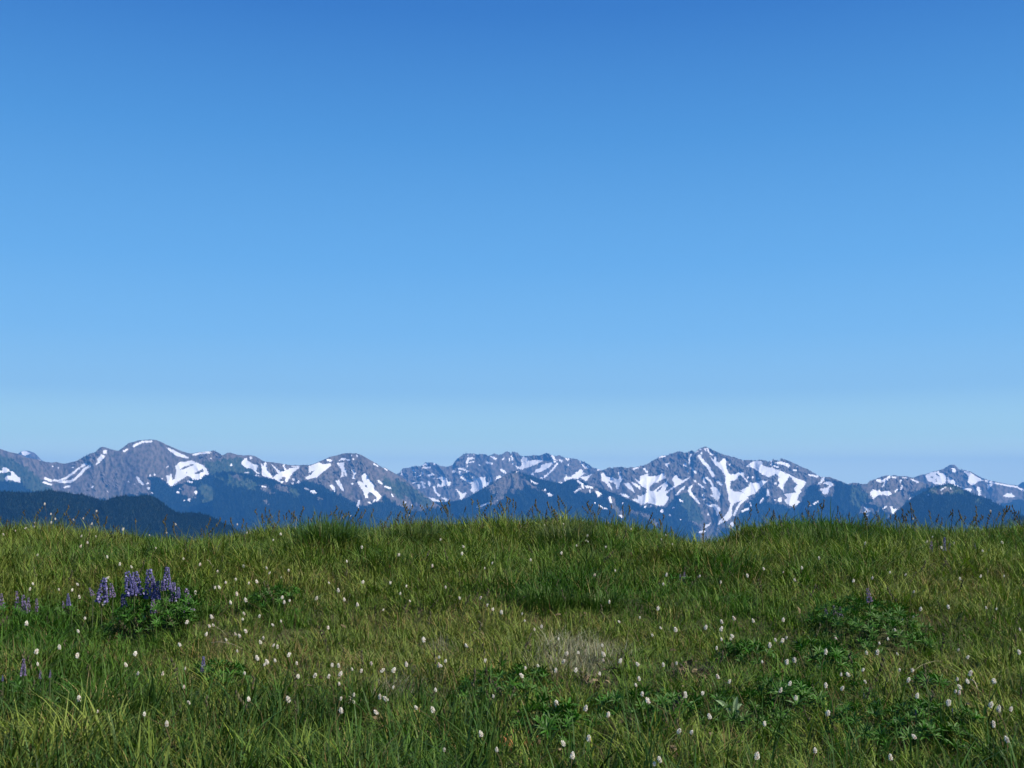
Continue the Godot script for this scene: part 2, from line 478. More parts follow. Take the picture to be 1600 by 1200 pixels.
func build_mountains() -> void:
	snow_mat = matte(Color(0.90, 0.90, 0.91), 0.55)
	rock_mat = matte(Color(1, 1, 1), 0.95, true)
	rock_mat.metallic_specular = 0.0
	tree_mesh = make_tree_mesh()
	var plain := Color(1, 1, 1, 0.9)
	var soft := Color(1.05, 1.02, 1.0, 0.52)

	# small far peak with a snow cap behind the first shoulder
	mountain("small distant peak with a snow cap behind the grey shoulder", line([[0, [100, 300, 200, 225, 250, 190, 290, 180, 340, 185, 400, 205, 440, 240, 470, 275, 510, 305, 600, 360, 900, 520]]]), 16600.0, ROCK, [], [
		[0, "", [245, 195, 290, 180, 330, 190, 360, 210, 320, 235, 290, 240, 260, 225]], [0, 14, [465, 293]]], 0.3, 3.0, plain, [])
	# blue hill and snowy peak at the far end of the view
	mountain("far blue hill beyond the long snow-rimmed ridge", line([[7, [1300, 700, 1400, 610, 1440, 580, 1470, 555, 1500, 545, 1600, 520, 1750, 560, 2100, 700]]]), 17600.0, FOREST, [], [], 0.3, 5.0, plain, [], 1.5)
	mountain("snowy pointed peak with a long snow-rimmed ridge behind the wooded hill", line([[7, [100, 570, 150, 520, 220, 490, 290, 465, 350, 455, 420, 430, 500, 410, 560, 395, 610, 360, 660, 342, 690, 350, 740, 400, 790, 408, 850, 415, 900, 440, 960, 475, 1030, 510, 1100, 530, 1180, 545, 1260, 565, 1340, 580, 1400, 585, 1440, 590, 1500, 630, 1700, 690, 2300, 800]]]), 14200.0, ROCK, [
		[CRAG, 7, [560, 395, 660, 342, 740, 400, 790, 420, 840, 470, 820, 540, 870, 600, 760, 600, 700, 540, 600, 470]], [FOREST, 7, [1250, 800, 1400, 760, 1700, 800, 2300, 1300, 900, 1300]]], [
		[7, "", [345, 470, 410, 435, 500, 415, 510, 450, 560, 450, 590, 490, 580, 560, 540, 585, 450, 575, 420, 545, 380, 545, 360, 510]], [7, "hole", [395, 485, 440, 480, 430, 510]], [7, "hole", [470, 440, 515, 480, 470, 470]], [7, "hole", [465, 500, 480, 540, 468, 545]],
		[7, "", [600, 480, 640, 510, 690, 525, 710, 560, 770, 610, 720, 605, 660, 570, 610, 560]], [7, "", [655, 385, 690, 380, 710, 410, 680, 450, 660, 430]],
		[7, "", [775, 410, 850, 418, 890, 450, 960, 490, 1030, 525, 960, 545, 910, 585, 880, 590, 835, 540, 860, 500, 830, 455]],
		[7, 26, [1060, 535, 1150, 558]], [7, 20, [1170, 562, 1300, 588, 1410, 603, 1500, 645, 1700, 705]], [7, "", [1075, 570, 1140, 565, 1100, 620, 1075, 650]],
		[7, 34, [790, 625, 870, 640]], [7, 40, [965, 620, 975, 650]], [7, "", [955, 680, 990, 665, 1005, 695, 970, 715]], [7, 20, [1045, 725]],
		[7, "", [1255, 715, 1300, 680, 1350, 680, 1395, 715, 1390, 728, 1300, 725]]], 0.5, 7.0, plain, [0.0, 0.05, 0.0, 22.0, "scattered dark conifers low on the snow-rimmed ridge"])
	# jagged central range, far back
	mountain("jagged grey range with scattered snowfields between the two big massifs", line([[3, [0, 640, 100, 480, 180, 440, 220, 390, 290, 380, 360, 360, 430, 365, 490, 320, 560, 320, 610, 335, 660, 360, 740, 370, 800, 350, 850, 285, 900, 245, 960, 212, 1040, 215, 1090, 225, 1160, 220, 1230, 240, 1300, 215, 1340, 230, 1390, 225, 1440, 185, 1490, 213]],
		[4, [0, 195, 25, 190, 60, 205, 110, 245, 190, 245, 240, 235, 330, 240, 370, 215, 410, 205, 460, 230, 520, 245, 550, 230, 610, 260, 690, 270, 760, 280, 850, 315, 910, 350, 960, 385, 1040, 405, 1100, 415, 1300, 520, 1500, 640]]]), 15000.0, ROCK, [
		[CRAG, 3, [160, 460, 430, 350, 520, 400, 460, 470, 430, 560, 300, 520]], [CRAG, 3, [800, 350, 950, 215, 990, 240, 950, 370, 830, 380]], [CRAG, 3, [550, 480, 640, 480, 900, 420, 1050, 430, 1030, 580, 860, 560, 780, 620, 640, 620]],
		[CRAG, 4, [0, 190, 110, 245, 95, 340, 20, 330]], [CRAG, 4, [190, 245, 410, 205, 470, 250, 480, 310, 340, 290, 210, 300]], [CRAG, 4, [620, 330, 760, 280, 860, 320, 840, 420, 640, 470]],
		[FOREST, 3, [300, 900, 520, 780, 900, 770, 1500, 700, 1500, 1400, 300, 1400]], [FOREST, 4, [0, 560, 500, 560, 900, 620, 900, 1300, 0, 1300]]], [
		[3, 14, [205, 430, 210, 470]], [3, 18, [340, 405, 365, 435]], [3, "", [435, 430, 465, 420, 470, 440, 445, 475]], [3, 14, [360, 490, 430, 470]], [3, 24, [450, 352, 510, 337]], [3, 26, [470, 385, 540, 380]], [3, 24, [520, 470, 575, 455]], [3, 20, [590, 337]],
		[3, "", [610, 500, 660, 480, 715, 495, 760, 540, 790, 555, 770, 600, 720, 585, 670, 610, 620, 600, 630, 565, 670, 575, 685, 550, 660, 510]],
		[3, 28, [445, 550, 470, 615]], [3, 24, [405, 580, 410, 620]], [3, 22, [525, 545, 535, 590]], [3, 16, [340, 558, 370, 555]], [3, 18, [590, 498]], [3, 18, [480, 565]],
		[3, 24, [585, 605, 600, 650, 640, 705]], [3, "", [520, 725, 600, 745, 690, 775, 640, 780, 570, 770]], [3, "", [670, 730, 720, 735, 765, 755, 740, 785, 710, 780, 715, 755, 680, 745]], [3, 16, [630, 690, 655, 700]],
		[3, 22, [880, 395, 930, 400, 985, 425]], [3, 32, [818, 428]], [3, 24, [895, 430, 910, 500, 970, 530, 1020, 555]], [3, "", [960, 310, 980, 260, 1060, 260, 1060, 275, 1000, 290, 975, 340]], [3, 14, [1000, 320, 1050, 310]],
		[3, 22, [975, 362]], [3, 24, [1118, 352]], [3, 16, [985, 237]], [3, 16, [1047, 225]], [3, "", [1235, 245, 1290, 250, 1325, 270, 1310, 290, 1270, 270]], [3, 20, [1205, 315, 1265, 335]], [3, 24, [1375, 405, 1425, 440]],
		[3, "", [1030, 485, 1060, 480, 1075, 510, 1120, 490, 1190, 490, 1180, 530, 1230, 560, 1250, 490, 1260, 540, 1220, 590, 1180, 610, 1120, 650, 1050, 685, 1010, 640, 1030, 600, 1020, 570, 1050, 540]],
		[3, "", [1320, 480, 1375, 470, 1370, 500, 1310, 525]], [3, "", [840, 635, 880, 655, 920, 690, 975, 655, 960, 700, 910, 765, 890, 755, 890, 710]], [3, 14, [1390, 290, 1410, 260]], [3, 14, [1470, 270, 1470, 300]], [3, 18, [1490, 247]],
		[4, 18, [0, 265, 15, 340]], [4, "", [105, 280, 130, 255, 180, 255, 200, 300, 250, 295, 330, 285, 370, 300, 300, 335, 180, 380, 120, 400, 60, 385, 25, 350, 90, 375, 120, 330]], [4, 26, [470, 238, 500, 285]],
		[4, "", [265, 440, 280, 400, 330, 385, 350, 345, 410, 330, 500, 305, 560, 280, 600, 290, 590, 320, 540, 290, 470, 340, 420, 390, 340, 430]], [4, 20, [530, 335, 480, 400, 380, 490]], [4, 30, [350, 502]], [4, 26, [242, 455]],
		[4, "", [610, 262, 680, 275, 660, 300, 630, 285]], [4, 16, [663, 340, 663, 355]], [4, 20, [805, 310, 835, 355, 860, 380]], [4, "", [860, 375, 890, 340, 920, 375, 880, 390]],
		[4, "", [605, 495, 630, 490, 625, 440, 640, 480, 680, 490, 740, 450, 790, 400, 840, 405, 830, 440, 860, 440, 810, 480, 770, 510, 700, 510, 620, 540]], [4, "", [800, 490, 870, 480, 940, 450, 900, 500, 870, 535, 830, 515]], [4, 20, [550, 550, 580, 560]], [4, 18, [1005, 407, 1045, 409]]], 0.9, 11.0, plain, [0.12, 0.01, 0.0, 20.0, "dark conifers at the foot of the jagged grey range"])
	# the big snow-streaked massif
	mountain("big snow-streaked rocky massif with a sharp summit and branching snow gullies", line([[4, [860, 640, 880, 540, 940, 460, 1000, 420, 1080, 410, 1130, 375, 1170, 385, 1220, 375, 1290, 370, 1340, 385, 1390, 375, 1440, 375, 1490, 365]],
		[5, [0, 360, 60, 350, 120, 315, 200, 270, 240, 245, 300, 235, 330, 240, 350, 215, 390, 215, 440, 188, 480, 190, 510, 205, 560, 200, 610, 178, 640, 200, 690, 160, 720, 145, 760, 130, 820, 155, 900, 195, 1000, 235, 1100, 255, 1200, 290, 1300, 290, 1350, 295, 1400, 285, 1490, 300]],
		[6, [0, 305, 40, 300, 60, 280, 110, 300, 135, 300, 145, 268, 200, 285, 260, 305, 330, 340, 400, 375, 470, 400, 540, 445, 590, 475, 640, 510, 700, 560, 800, 640, 900, 720, 1100, 900]]]), 12600.0, ROCK, [
		[CRAG, 4, [890, 560, 950, 460, 1000, 430, 1050, 460, 1040, 540, 960, 600]], [CRAG, 4, [1080, 410, 1500, 370, 1500, 500, 1420, 540, 1300, 500, 1240, 420, 1220, 500, 1100, 470]],
		[CRAG, 5, [0, 365, 120, 315, 440, 190, 620, 180, 580, 470, 480, 520, 430, 460, 300, 490, 270, 430, 100, 470]], [CRAG, 5, [600, 240, 680, 230, 830, 460, 860, 500, 740, 480, 620, 350]], [CRAG, 5, [590, 640, 640, 570, 760, 690, 900, 780, 780, 840, 690, 760]],
		[CRAG, 5, [820, 160, 1200, 290, 1250, 350, 1180, 430, 1060, 450, 1010, 270, 900, 240]], [CRAG, 5, [860, 480, 960, 540, 960, 600, 880, 560]], [CRAG, 5, [1200, 400, 1300, 380, 1500, 500, 1420, 530, 1280, 540]],
		[CRAG, 6, [0, 305, 145, 270, 600, 480, 480, 520, 260, 440, 100, 370]], [CRAG, 6, [0, 500, 90, 460, 120, 600, 180, 700, 60, 780, 0, 700]],
		[CRAG, 5, [1060, 550, 1170, 470, 1270, 600, 1170, 650, 1090, 640]],
		[GREEN, 5, [470, 680, 560, 660, 640, 780, 730, 880, 740, 980, 690, 1060, 560, 980, 480, 820]],
		[FOREST, 5, [0, 830, 200, 850, 300, 840, 360, 780, 470, 680, 520, 850, 590, 1010, 700, 1100, 700, 1400, 0, 1400]], [FOREST, 5, [1500, 600, 1400, 660, 1310, 740, 1180, 900, 1060, 1050, 800, 1250, 800, 1400, 1500, 1400]], [FOREST, 5, [1500, 880, 1300, 960, 1100, 1100, 1200, 1400, 1500, 1400]],
		[FOREST, 6, [0, 790, 130, 800, 290, 850, 400, 770, 460, 600, 700, 600, 1100, 900, 1100, 1400, 0, 1400]]], [
		[4, "", [1045, 450, 1080, 440, 1100, 480, 1180, 490, 1230, 520, 1260, 510, 1240, 430, 1275, 420, 1270, 470, 1295, 510, 1270, 560, 1250, 640, 1225, 630, 1215, 570, 1130, 540, 1170, 610, 1175, 650, 1140, 610, 1100, 560, 1050, 530]],
		[4, "", [1410, 385, 1490, 372, 1480, 388, 1420, 412]], [4, "", [1310, 560, 1370, 560, 1410, 600, 1440, 680, 1400, 650, 1350, 610]], [4, "", [1395, 545, 1440, 560, 1505, 600, 1505, 640, 1430, 590]], [4, "", [1435, 505, 1505, 540, 1505, 580, 1450, 530]],
		[4, "", [1250, 680, 1330, 690, 1380, 715, 1370, 740, 1300, 715]], [4, "", [1470, 700, 1505, 720, 1505, 805, 1440, 775, 1400, 745, 1480, 750]],
		[5, "", [0, 480, 90, 455, 110, 480, 200, 480, 280, 440, 300, 500, 240, 530, 200, 560, 160, 560, 110, 610, 120, 655, 160, 655, 200, 620, 260, 580, 310, 540, 340, 490, 310, 560, 330, 580, 290, 650, 330, 650, 400, 590, 400, 560, 370, 520, 400, 490, 430, 460, 445, 500, 500, 530, 590, 480, 560, 520, 500, 560, 430, 600, 350, 650, 300, 700, 345, 725, 310, 790, 280, 825, 200, 830, 130, 800, 80, 790, 40, 820, 0, 810, 0, 715, 60, 690, 80, 670, 70, 620, 20, 600, 0, 570]],
		[5, "hole", [190, 650, 260, 590, 250, 630, 200, 665]], [5, "", [290, 335, 345, 325, 320, 380]], [5, 22, [230, 258, 290, 243]], [5, 26, [50, 390, 80, 430]], [5, 18, [600, 225, 580, 280, 580, 340]], [5, 40, [530, 345]], [5, 20, [600, 380, 655, 440]], [5, 18, [555, 400, 565, 450]],
		[5, 28, [710, 165]], [5, 16, [790, 155, 810, 200]], [5, 12, [760, 160, 770, 180]], [5, 10, [640, 215, 680, 185]], [5, 24, [720, 210]], [5, 20, [820, 215, 860, 225]], [5, 38, [695, 245, 730, 300, 800, 370, 840, 440, 855, 475]],
		[5, "", [815, 245, 870, 290, 870, 250, 895, 245, 900, 300, 930, 320, 975, 270, 1010, 280, 1010, 360, 1035, 440, 1060, 460, 1110, 455, 1180, 420, 1220, 450, 1230, 500, 1270, 545, 1250, 550, 1200, 480, 1170, 460, 1120, 530, 1060, 540, 1060, 620, 1110, 660, 1170, 660, 1240, 690, 1300, 660, 1400, 570, 1500, 530, 1420, 610, 1350, 680, 1260, 720, 1180, 770, 1100, 800, 1075, 850, 1085, 930, 1040, 990, 910, 1055, 930, 1000, 1000, 940, 1040, 880, 1060, 800, 1035, 760, 1040, 720, 1020, 640, 1000, 560, 1000, 480, 960, 410, 880, 340]],
		[5, "", [1170, 650, 1270, 600, 1290, 550, 1340, 560, 1430, 525, 1500, 530, 1400, 590, 1310, 670, 1240, 690]], [5, 26, [1255, 735, 1170, 800, 1130, 870, 1105, 935]],
		[5, "", [560, 650, 580, 600, 625, 575, 590, 640, 640, 710, 680, 750, 705, 810, 690, 810, 640, 755, 590, 710]], [5, 16, [635, 530, 660, 550]], [5, 22, [690, 575, 750, 615]], [5, "", [740, 485, 760, 495, 775, 575, 740, 545]], [5, 26, [780, 495, 830, 540, 850, 585]],
		[5, "", [850, 595, 900, 610, 945, 680, 930, 740, 910, 775, 860, 730, 820, 700, 860, 690, 830, 620]], [5, 30, [910, 540, 955, 580]], [5, 24, [745, 690, 750, 745]], [5, "", [770, 800, 830, 810, 900, 810, 945, 860, 945, 900, 905, 950, 900, 900, 850, 840, 800, 830]],
		[5, "", [755, 1100, 760, 1060, 825, 1025, 820, 1050, 780, 1080]], [5, 24, [700, 1135, 755, 1125]], [5, 24, [800, 928]], [5, 20, [425, 700, 480, 640, 520, 605]], [5, 20, [470, 760, 500, 780]], [5, 38, [258, 890]], [5, 24, [352, 940]], [5, 20, [393, 850]], [5, 16, [478, 985]], [5, 18, [130, 830]], [5, 26, [60, 840]],
		[5, "", [1240, 365, 1300, 320, 1380, 292, 1430, 310, 1445, 360, 1505, 370, 1505, 490, 1430, 460, 1370, 410, 1300, 375]], [5, 24, [1415, 785, 1445, 745]], [5, 26, [1200, 890, 1270, 860]], [5, 18, [1290, 795]], [5, 22, [1300, 825]], [5, 20, [1495, 660, 1495, 710]], [5, 24, [1050, 345]], [5, 16, [1210, 297]], [5, 28, [1325, 490]], [5, 24, [1385, 510]], [5, 24, [1265, 495]], [5, 40, [1060, 1080, 1085, 1035]], [5, 18, [85, 1000]],
		[6, "", [0, 370, 50, 375, 110, 400, 200, 430, 215, 450, 250, 450, 330, 500, 420, 535, 450, 550, 430, 590, 380, 640, 390, 660, 360, 700, 345, 760, 380, 780, 350, 810, 290, 840, 210, 795, 190, 760, 230, 740, 190, 690, 220, 685, 330, 670, 300, 620, 350, 580, 300, 540, 280, 500, 250, 480, 230, 520, 200, 560, 180, 620, 200, 690, 170, 640, 110, 600, 140, 560, 110, 530, 130, 490, 90, 455, 0, 500]],
		[6, "", [75, 320, 150, 300, 230, 330, 262, 355, 240, 380, 190, 350, 120, 340]], [6, 24, [40, 345, 120, 370]], [6, 24, [40, 305]], [6, 16, [300, 408, 335, 410]], [6, 18, [345, 368]], [6, 22, [480, 465, 580, 482]],
		[6, "", [110, 770, 130, 725, 165, 730, 160, 770, 140, 790]], [6, 24, [90, 755]], [6, 30, [90, 565]], [6, 18, [0, 640, 5, 700]]], 0.8, 17.0, plain, [0.30, 0.03, 0.0, 20.0, "dark conifer forest on the foot of the big snow-streaked massif"], 0.9)
	# the grey massif over the wooded hill
	mountain("broad grey scree mountain with a rounded summit and a wide hanging snowfield", line([[0, [-2600, 260, -1500, 200, -700, 100, 0, 158, 100, 195, 200, 215, 300, 260, 400, 275, 500, 305, 560, 315, 610, 320, 665, 312, 720, 330, 790, 330, 830, 315, 900, 300, 960, 265, 1040, 225, 1080, 205, 1120, 200, 1150, 160, 1200, 135, 1250, 145, 1310, 165, 1390, 185, 1420, 160, 1480, 115]],
		[1, [0, 95, 60, 80, 130, 60, 200, 55, 260, 50, 330, 55, 380, 75, 440, 105, 520, 140, 600, 175, 680, 205, 740, 215, 780, 210, 860, 195, 960, 188, 1000, 178, 1040, 195, 1110, 235, 1160, 208, 1200, 205, 1270, 225, 1350, 238, 1420, 232, 1490, 245]],
		[2, [0, 252, 50, 280, 90, 305, 140, 312, 200, 318, 300, 335, 400, 350, 500, 352, 560, 348, 620, 352, 680, 335, 750, 305, 820, 275, 880, 250, 950, 235, 1020, 215, 1080, 208, 1180, 215, 1240, 235, 1320, 280, 1400, 325, 1490, 385]],
		[3, [0, 375, 80, 420, 160, 465, 250, 520, 330, 590, 420, 660, 500, 715, 570, 775, 640, 820, 800, 960, 1000, 1150]]]), 10800.0, ROCK, [
		[GREEN, 0, [-2600, 300, 0, 230, 120, 270, 340, 400, 620, 620, 640, 760, -2600, 760]], [FOREST, 0, [-2600, 560, 0, 555, 100, 545, 250, 570, 330, 640, 620, 720, 1500, 760, 1500, 1300, -2600, 1300]], [CRAG, 0, [830, 315, 1040, 225, 1150, 160, 1210, 150, 1200, 210, 1120, 330, 1000, 330, 860, 350]],
		[CRAG, 0, [1020, 560, 1100, 480, 1120, 640, 1020, 700]], [CRAG, 0, [1330, 420, 1360, 400, 1380, 620, 1350, 640]], [CRAG, 0, [1180, 430, 1210, 420, 1250, 600, 1220, 600]],
		[GREEN, 1, [760, 330, 1000, 300, 1300, 260, 1500, 420, 1500, 700, 950, 620, 950, 440, 880, 330]],
		[FOREST, 1, [240, 490, 330, 480, 420, 540, 500, 600, 560, 590, 700, 530, 950, 470, 1100, 430, 1300, 520, 1500, 620, 1500, 1400, 0, 1400, 0, 700, 280, 680]],
		[GREEN, 1, [840, 560, 1000, 600, 1050, 880, 920, 830, 850, 700]], [GREEN, 1, [1050, 540, 1200, 560, 1200, 640, 1060, 620]], [ROCK, 1, [640, 590, 780, 600, 820, 700, 720, 760, 640, 680]], [GREEN, 1, [1080, 680, 1250, 720, 1300, 800, 1120, 800]], [CRAG, 1, [820, 215, 1000, 178, 1110, 240, 1000, 280, 860, 260]],
		[CRAG, 2, [0, 310, 500, 355, 510, 400, 300, 420, 180, 480, 60, 470]], [CRAG, 2, [510, 355, 600, 350, 610, 440, 500, 560, 420, 600, 420, 480]], [CRAG, 2, [880, 260, 960, 330, 990, 480, 930, 530, 760, 560, 700, 510, 880, 380]], [CRAG, 2, [1040, 330, 1220, 320, 1440, 560, 1470, 640, 1390, 600, 1250, 440, 1180, 540, 1060, 420]],
		[FOREST, 2, [400, 600, 560, 530, 760, 570, 1230, 830, 1350, 800, 1500, 760, 1500, 1400, 0, 1400, 0, 600]],
		[FOREST, 3, [-20, 690, 180, 830, 340, 890, 640, 840, 800, 960, 1000, 1400, -20, 1400]], [GREEN, 3, [120, 500, 330, 600, 570, 780, 500, 850, 350, 790, 150, 620]], [GREEN, 3, [-20, 480, 120, 560, 240, 700, 200, 760, -20, 570]]], [
		[0, "", [-200, 400, 30, 415, 30, 375, 60, 375, 110, 405, 110, 425, 60, 440, -200, 450]], [0, "", [125, 415, 150, 425, 200, 480, 240, 500, 240, 560, 180, 545, 110, 520, 75, 545, 55, 510, 80, 475, 130, 475]],
		[0, 30, [1005, 335, 960, 370]], [0, 24, [930, 385, 860, 440, 770, 505, 690, 530, 630, 530]], [0, 28, [1055, 360, 985, 405, 930, 470, 880, 515, 820, 545, 700, 545]], [0, 30, [530, 505, 600, 535]], [0, 24, [510, 550, 600, 580]], [0, 22, [760, 610, 815, 598]],
		[0, "", [1210, 175, 1250, 175, 1250, 215, 1215, 215]], [0, "", [1185, 225, 1240, 240, 1180, 310, 1125, 358, 1120, 345, 1155, 300, 1135, 290]], [0, 18, [618, 368]], [0, 18, [682, 382]], [0, 18, [855, 378]], [0, 24, [1083, 605]], [0, 14, [1265, 663]], [0, 16, [1450, 192, 1490, 170]],
		[1, 24, [65, 130, 120, 100, 170, 78, 270, 72]], [1, "", [440, 145, 490, 150, 600, 205, 715, 260, 710, 275, 640, 260, 560, 240, 540, 220]], [1, 24, [770, 228, 850, 212, 960, 200]],
		[1, "", [555, 360, 600, 315, 680, 310, 740, 295, 800, 320, 890, 355, 920, 400, 950, 455, 930, 470, 900, 460, 860, 515, 820, 525, 760, 520, 740, 500, 700, 475, 640, 510, 590, 540, 540, 590, 500, 600, 460, 555, 450, 470, 490, 470, 505, 440, 520, 520, 550, 515, 560, 450, 565, 400]],
		[1, "hole", [615, 400, 650, 370, 770, 335, 770, 350, 700, 375, 640, 400]], [1, "hole", [780, 445, 880, 395, 885, 430, 800, 460]], [1, "hole", [670, 440, 695, 430, 690, 447]],
		[1, 26, [105, 490, 130, 530, 175, 575]], [1, 24, [258, 470]], [1, 24, [310, 462]], [1, 16, [400, 508]], [1, 28, [230, 565]], [1, 34, [240, 625]], [1, 18, [283, 675]], [1, 16, [75, 572]], [1, 18, [8, 545]], [1, 18, [467, 370]], [1, 20, [700, 540, 750, 555]], [1, 24, [607, 627]], [1, 30, [583, 668]], [1, 40, [798, 670]], [1, 36, [717, 757]], [1, 14, [658, 765]],
		[1, 28, [1210, 347]], [1, 18, [1275, 590]], [1, 22, [1350, 585]], [1, 18, [975, 270]], [1, 14, [1375, 435, 1410, 440]], [1, "", [1325, 320, 1370, 270, 1390, 265, 1400, 290, 1450, 330, 1505, 350, 1505, 435, 1440, 390, 1380, 380, 1340, 350]], [1, 32, [1440, 265]],
		[2, "", [0, 340, 25, 350, 15, 400, 0, 410]], [2, 12, [0, 430, 45, 450]], [2, 22, [0, 470, 45, 495]], [2, "", [55, 330, 75, 340, 80, 380, 95, 320, 120, 320, 125, 380, 150, 420, 180, 470, 200, 515, 150, 500, 80, 475, 65, 440, 75, 400]],
		[2, "", [175, 340, 230, 370, 270, 410, 310, 430, 390, 390, 510, 365, 510, 385, 440, 430, 400, 490, 370, 545, 340, 545, 350, 490, 310, 485, 270, 530, 330, 545, 300, 570, 240, 530, 205, 500, 220, 470, 260, 450, 230, 400]], [2, 22, [325, 350, 345, 405]], [2, 12, [415, 365, 505, 366]], [2, 30, [440, 520]], [2, 30, [430, 563]], [2, 30, [500, 550]], [2, 20, [500, 525]],
		[2, "", [620, 365, 740, 320, 790, 340, 880, 330, 885, 350, 840, 390, 750, 460, 720, 495, 690, 500, 590, 520, 575, 490, 640, 465, 690, 410, 620, 440]], [2, 24, [840, 290, 880, 300]], [2, "", [960, 305, 1010, 265, 1055, 270, 1040, 295]], [2, 16, [1065, 292, 1095, 290]], [2, 20, [1140, 278]], [2, 24, [1182, 240]], [2, 18, [1120, 235]],
		[2, "", [950, 325, 1035, 320, 1030, 370, 1060, 410, 1065, 480, 1040, 480, 1030, 430, 1025, 485, 1000, 485, 1000, 400, 960, 355]], [2, "", [1120, 405, 1150, 400, 1175, 450, 1155, 480, 1165, 520, 1125, 505, 1145, 450]], [2, "", [930, 535, 970, 525, 1000, 570, 1030, 635, 1020, 660, 985, 620]], [2, "", [860, 585, 890, 575, 920, 610, 938, 665, 915, 665, 885, 625]], [2, 24, [1128, 570]], [2, 18, [995, 490]],
		[2, "", [1240, 470, 1270, 440, 1300, 460, 1340, 530, 1390, 590, 1380, 640, 1420, 655, 1470, 715, 1440, 760, 1405, 780, 1415, 730, 1380, 690, 1330, 660, 1310, 690, 1315, 735, 1285, 740, 1250, 650, 1185, 550, 1210, 535, 1260, 560, 1235, 500]], [2, "hole", [1275, 590, 1300, 580, 1305, 605, 1285, 610]], [2, 18, [1375, 785, 1390, 760]], [2, 18, [1320, 785, 1350, 800]], [2, "", [1195, 760, 1215, 755, 1220, 800, 1200, 850, 1180, 840]], [2, 16, [1385, 335, 1425, 358]], [2, 26, [1435, 535, 1470, 560]],
		[3, 22, [15, 600, 80, 622]], [3, 18, [88, 690, 105, 715]], [3, 20, [250, 785]], [3, 24, [328, 817]], [3, 14, [5, 388, 35, 408]]], 0.4, 29.0, soft, [0.26, 0.02, 0.0, 19.0, "dark conifer forest on the lower slopes of the grey scree mountain"])
	# rocky shoulder with small snowfields
	mountain("low rocky shoulder with small snowfields beside the big massif", line([[6, [420, 720, 480, 600, 560, 540, 600, 488, 660, 490, 720, 490, 800, 520, 860, 545, 940, 575, 1000, 555, 1080, 570, 1160, 570, 1200, 530, 1260, 515, 1320, 490, 1390, 470, 1440, 478, 1490, 465]],
		[7, [0, 475, 60, 480, 120, 478, 160, 490, 210, 500, 240, 520, 330, 560, 430, 592, 560, 680, 700, 800, 900, 980]]]), 11000.0, ROCK, [
		[FOREST, 6, [420, 620, 560, 560, 620, 700, 740, 720, 800, 530, 940, 575, 1050, 580, 1180, 700, 1230, 780, 1100, 800, 1080, 900, 1200, 960, 1350, 800, 1400, 960, 1500, 1000, 1500, 1400, 420, 1400]], [GREEN, 6, [980, 600, 1080, 600, 1180, 740, 1080, 860, 960, 800]], [CRAG, 6, [1180, 560, 1260, 515, 1390, 470, 1500, 470, 1500, 620, 1380, 640, 1250, 620]],
		[CRAG, 7, [0, 475, 200, 500, 230, 640, 120, 700, 0, 640]], [FOREST, 7, [120, 780, 260, 640, 430, 600, 900, 980, 900, 1400, 0, 1400, 0, 960, 80, 900]]], [
		[6, "", [575, 580, 620, 540, 625, 492, 670, 492, 660, 530, 600, 585]], [6, "", [640, 565, 690, 540, 740, 545, 770, 575, 720, 620, 720, 660, 690, 695, 640, 690, 640, 650, 610, 650, 610, 620, 680, 620, 720, 590]], [6, "hole", [620, 600, 690, 580, 690, 600, 630, 615]], [6, 22, [540, 805, 585, 785]], [6, 20, [495, 825]],
		[6, 34, [1285, 530, 1340, 540, 1400, 510, 1425, 487]], [6, 18, [1385, 540, 1345, 605]], [6, 20, [1465, 495, 1500, 492]], [6, "", [1190, 680, 1240, 630, 1270, 655, 1310, 640, 1330, 670, 1380, 650, 1440, 660, 1450, 690, 1410, 715, 1350, 695, 1280, 710, 1235, 750, 1210, 710]],
		[6, "", [1090, 915, 1130, 905, 1150, 875, 1125, 840, 1160, 850, 1180, 890, 1150, 920]], [6, 20, [1160, 940]], [6, 18, [1195, 885]], [6, 20, [1350, 870, 1385, 830]], [6, "", [1425, 835, 1450, 830, 1470, 870, 1505, 860, 1505, 950, 1460, 930]], [6, 20, [1490, 660]],
		[7, 20, [50, 550, 60, 525]], [7, 18, [75, 590, 60, 630]], [7, 10, [80, 499, 140, 499]], [7, "", [165, 510, 200, 510, 270, 545, 260, 560, 200, 535]], [7, 20, [165, 740]], [7, 22, [45, 880]], [7, 20, [5, 870]], [7, 34, [20, 935]], [7, 18, [10, 640]]], 0.7, 41.0, plain, [0.32, 0.05, 0.0, 20.0, "dark conifer forest on the low rocky shoulder"])
	# wooded spurs in front
	mountain("long wooded spur with bare rocky patches below the scree mountain", line([[1, [1000, 470, 1200, 430, 1350, 450, 1490, 478]], [2, [0, 482, 190, 515, 310, 575, 420, 602, 560, 602, 740, 632, 880, 687, 1050, 772, 1200, 852, 1300, 900]], [3, [0, 1000, 400, 1200]]]), 9600.0, FOREST, [
		[ROCK, 2, [20, 580, 120, 590, 220, 700, 100, 660]], [ROCK, 2, [200, 590, 330, 590, 400, 680, 300, 660]], [GREEN, 2, [380, 600, 480, 640, 520, 760, 420, 700]], [ROCK, 2, [700, 720, 780, 730, 780, 770, 720, 760]], [ROCK, 2, [100, 750, 150, 770, 140, 810, 90, 800]], [GREEN, 1, [1000, 480, 1300, 460, 1500, 560, 1500, 640, 1200, 600]], [ROCK, 1, [1200, 450, 1320, 470, 1350, 540, 1250, 510]]], [
		[2, 16, [65, 600, 110, 605]], [2, 20, [580, 625, 610, 632]], [2, "", [625, 650, 670, 640, 710, 670, 690, 695, 650, 680]]], 0.4, 47.0, plain, [0.45, 0.06, 0.02, 18.0, "dark conifers covering the long wooded spur"])
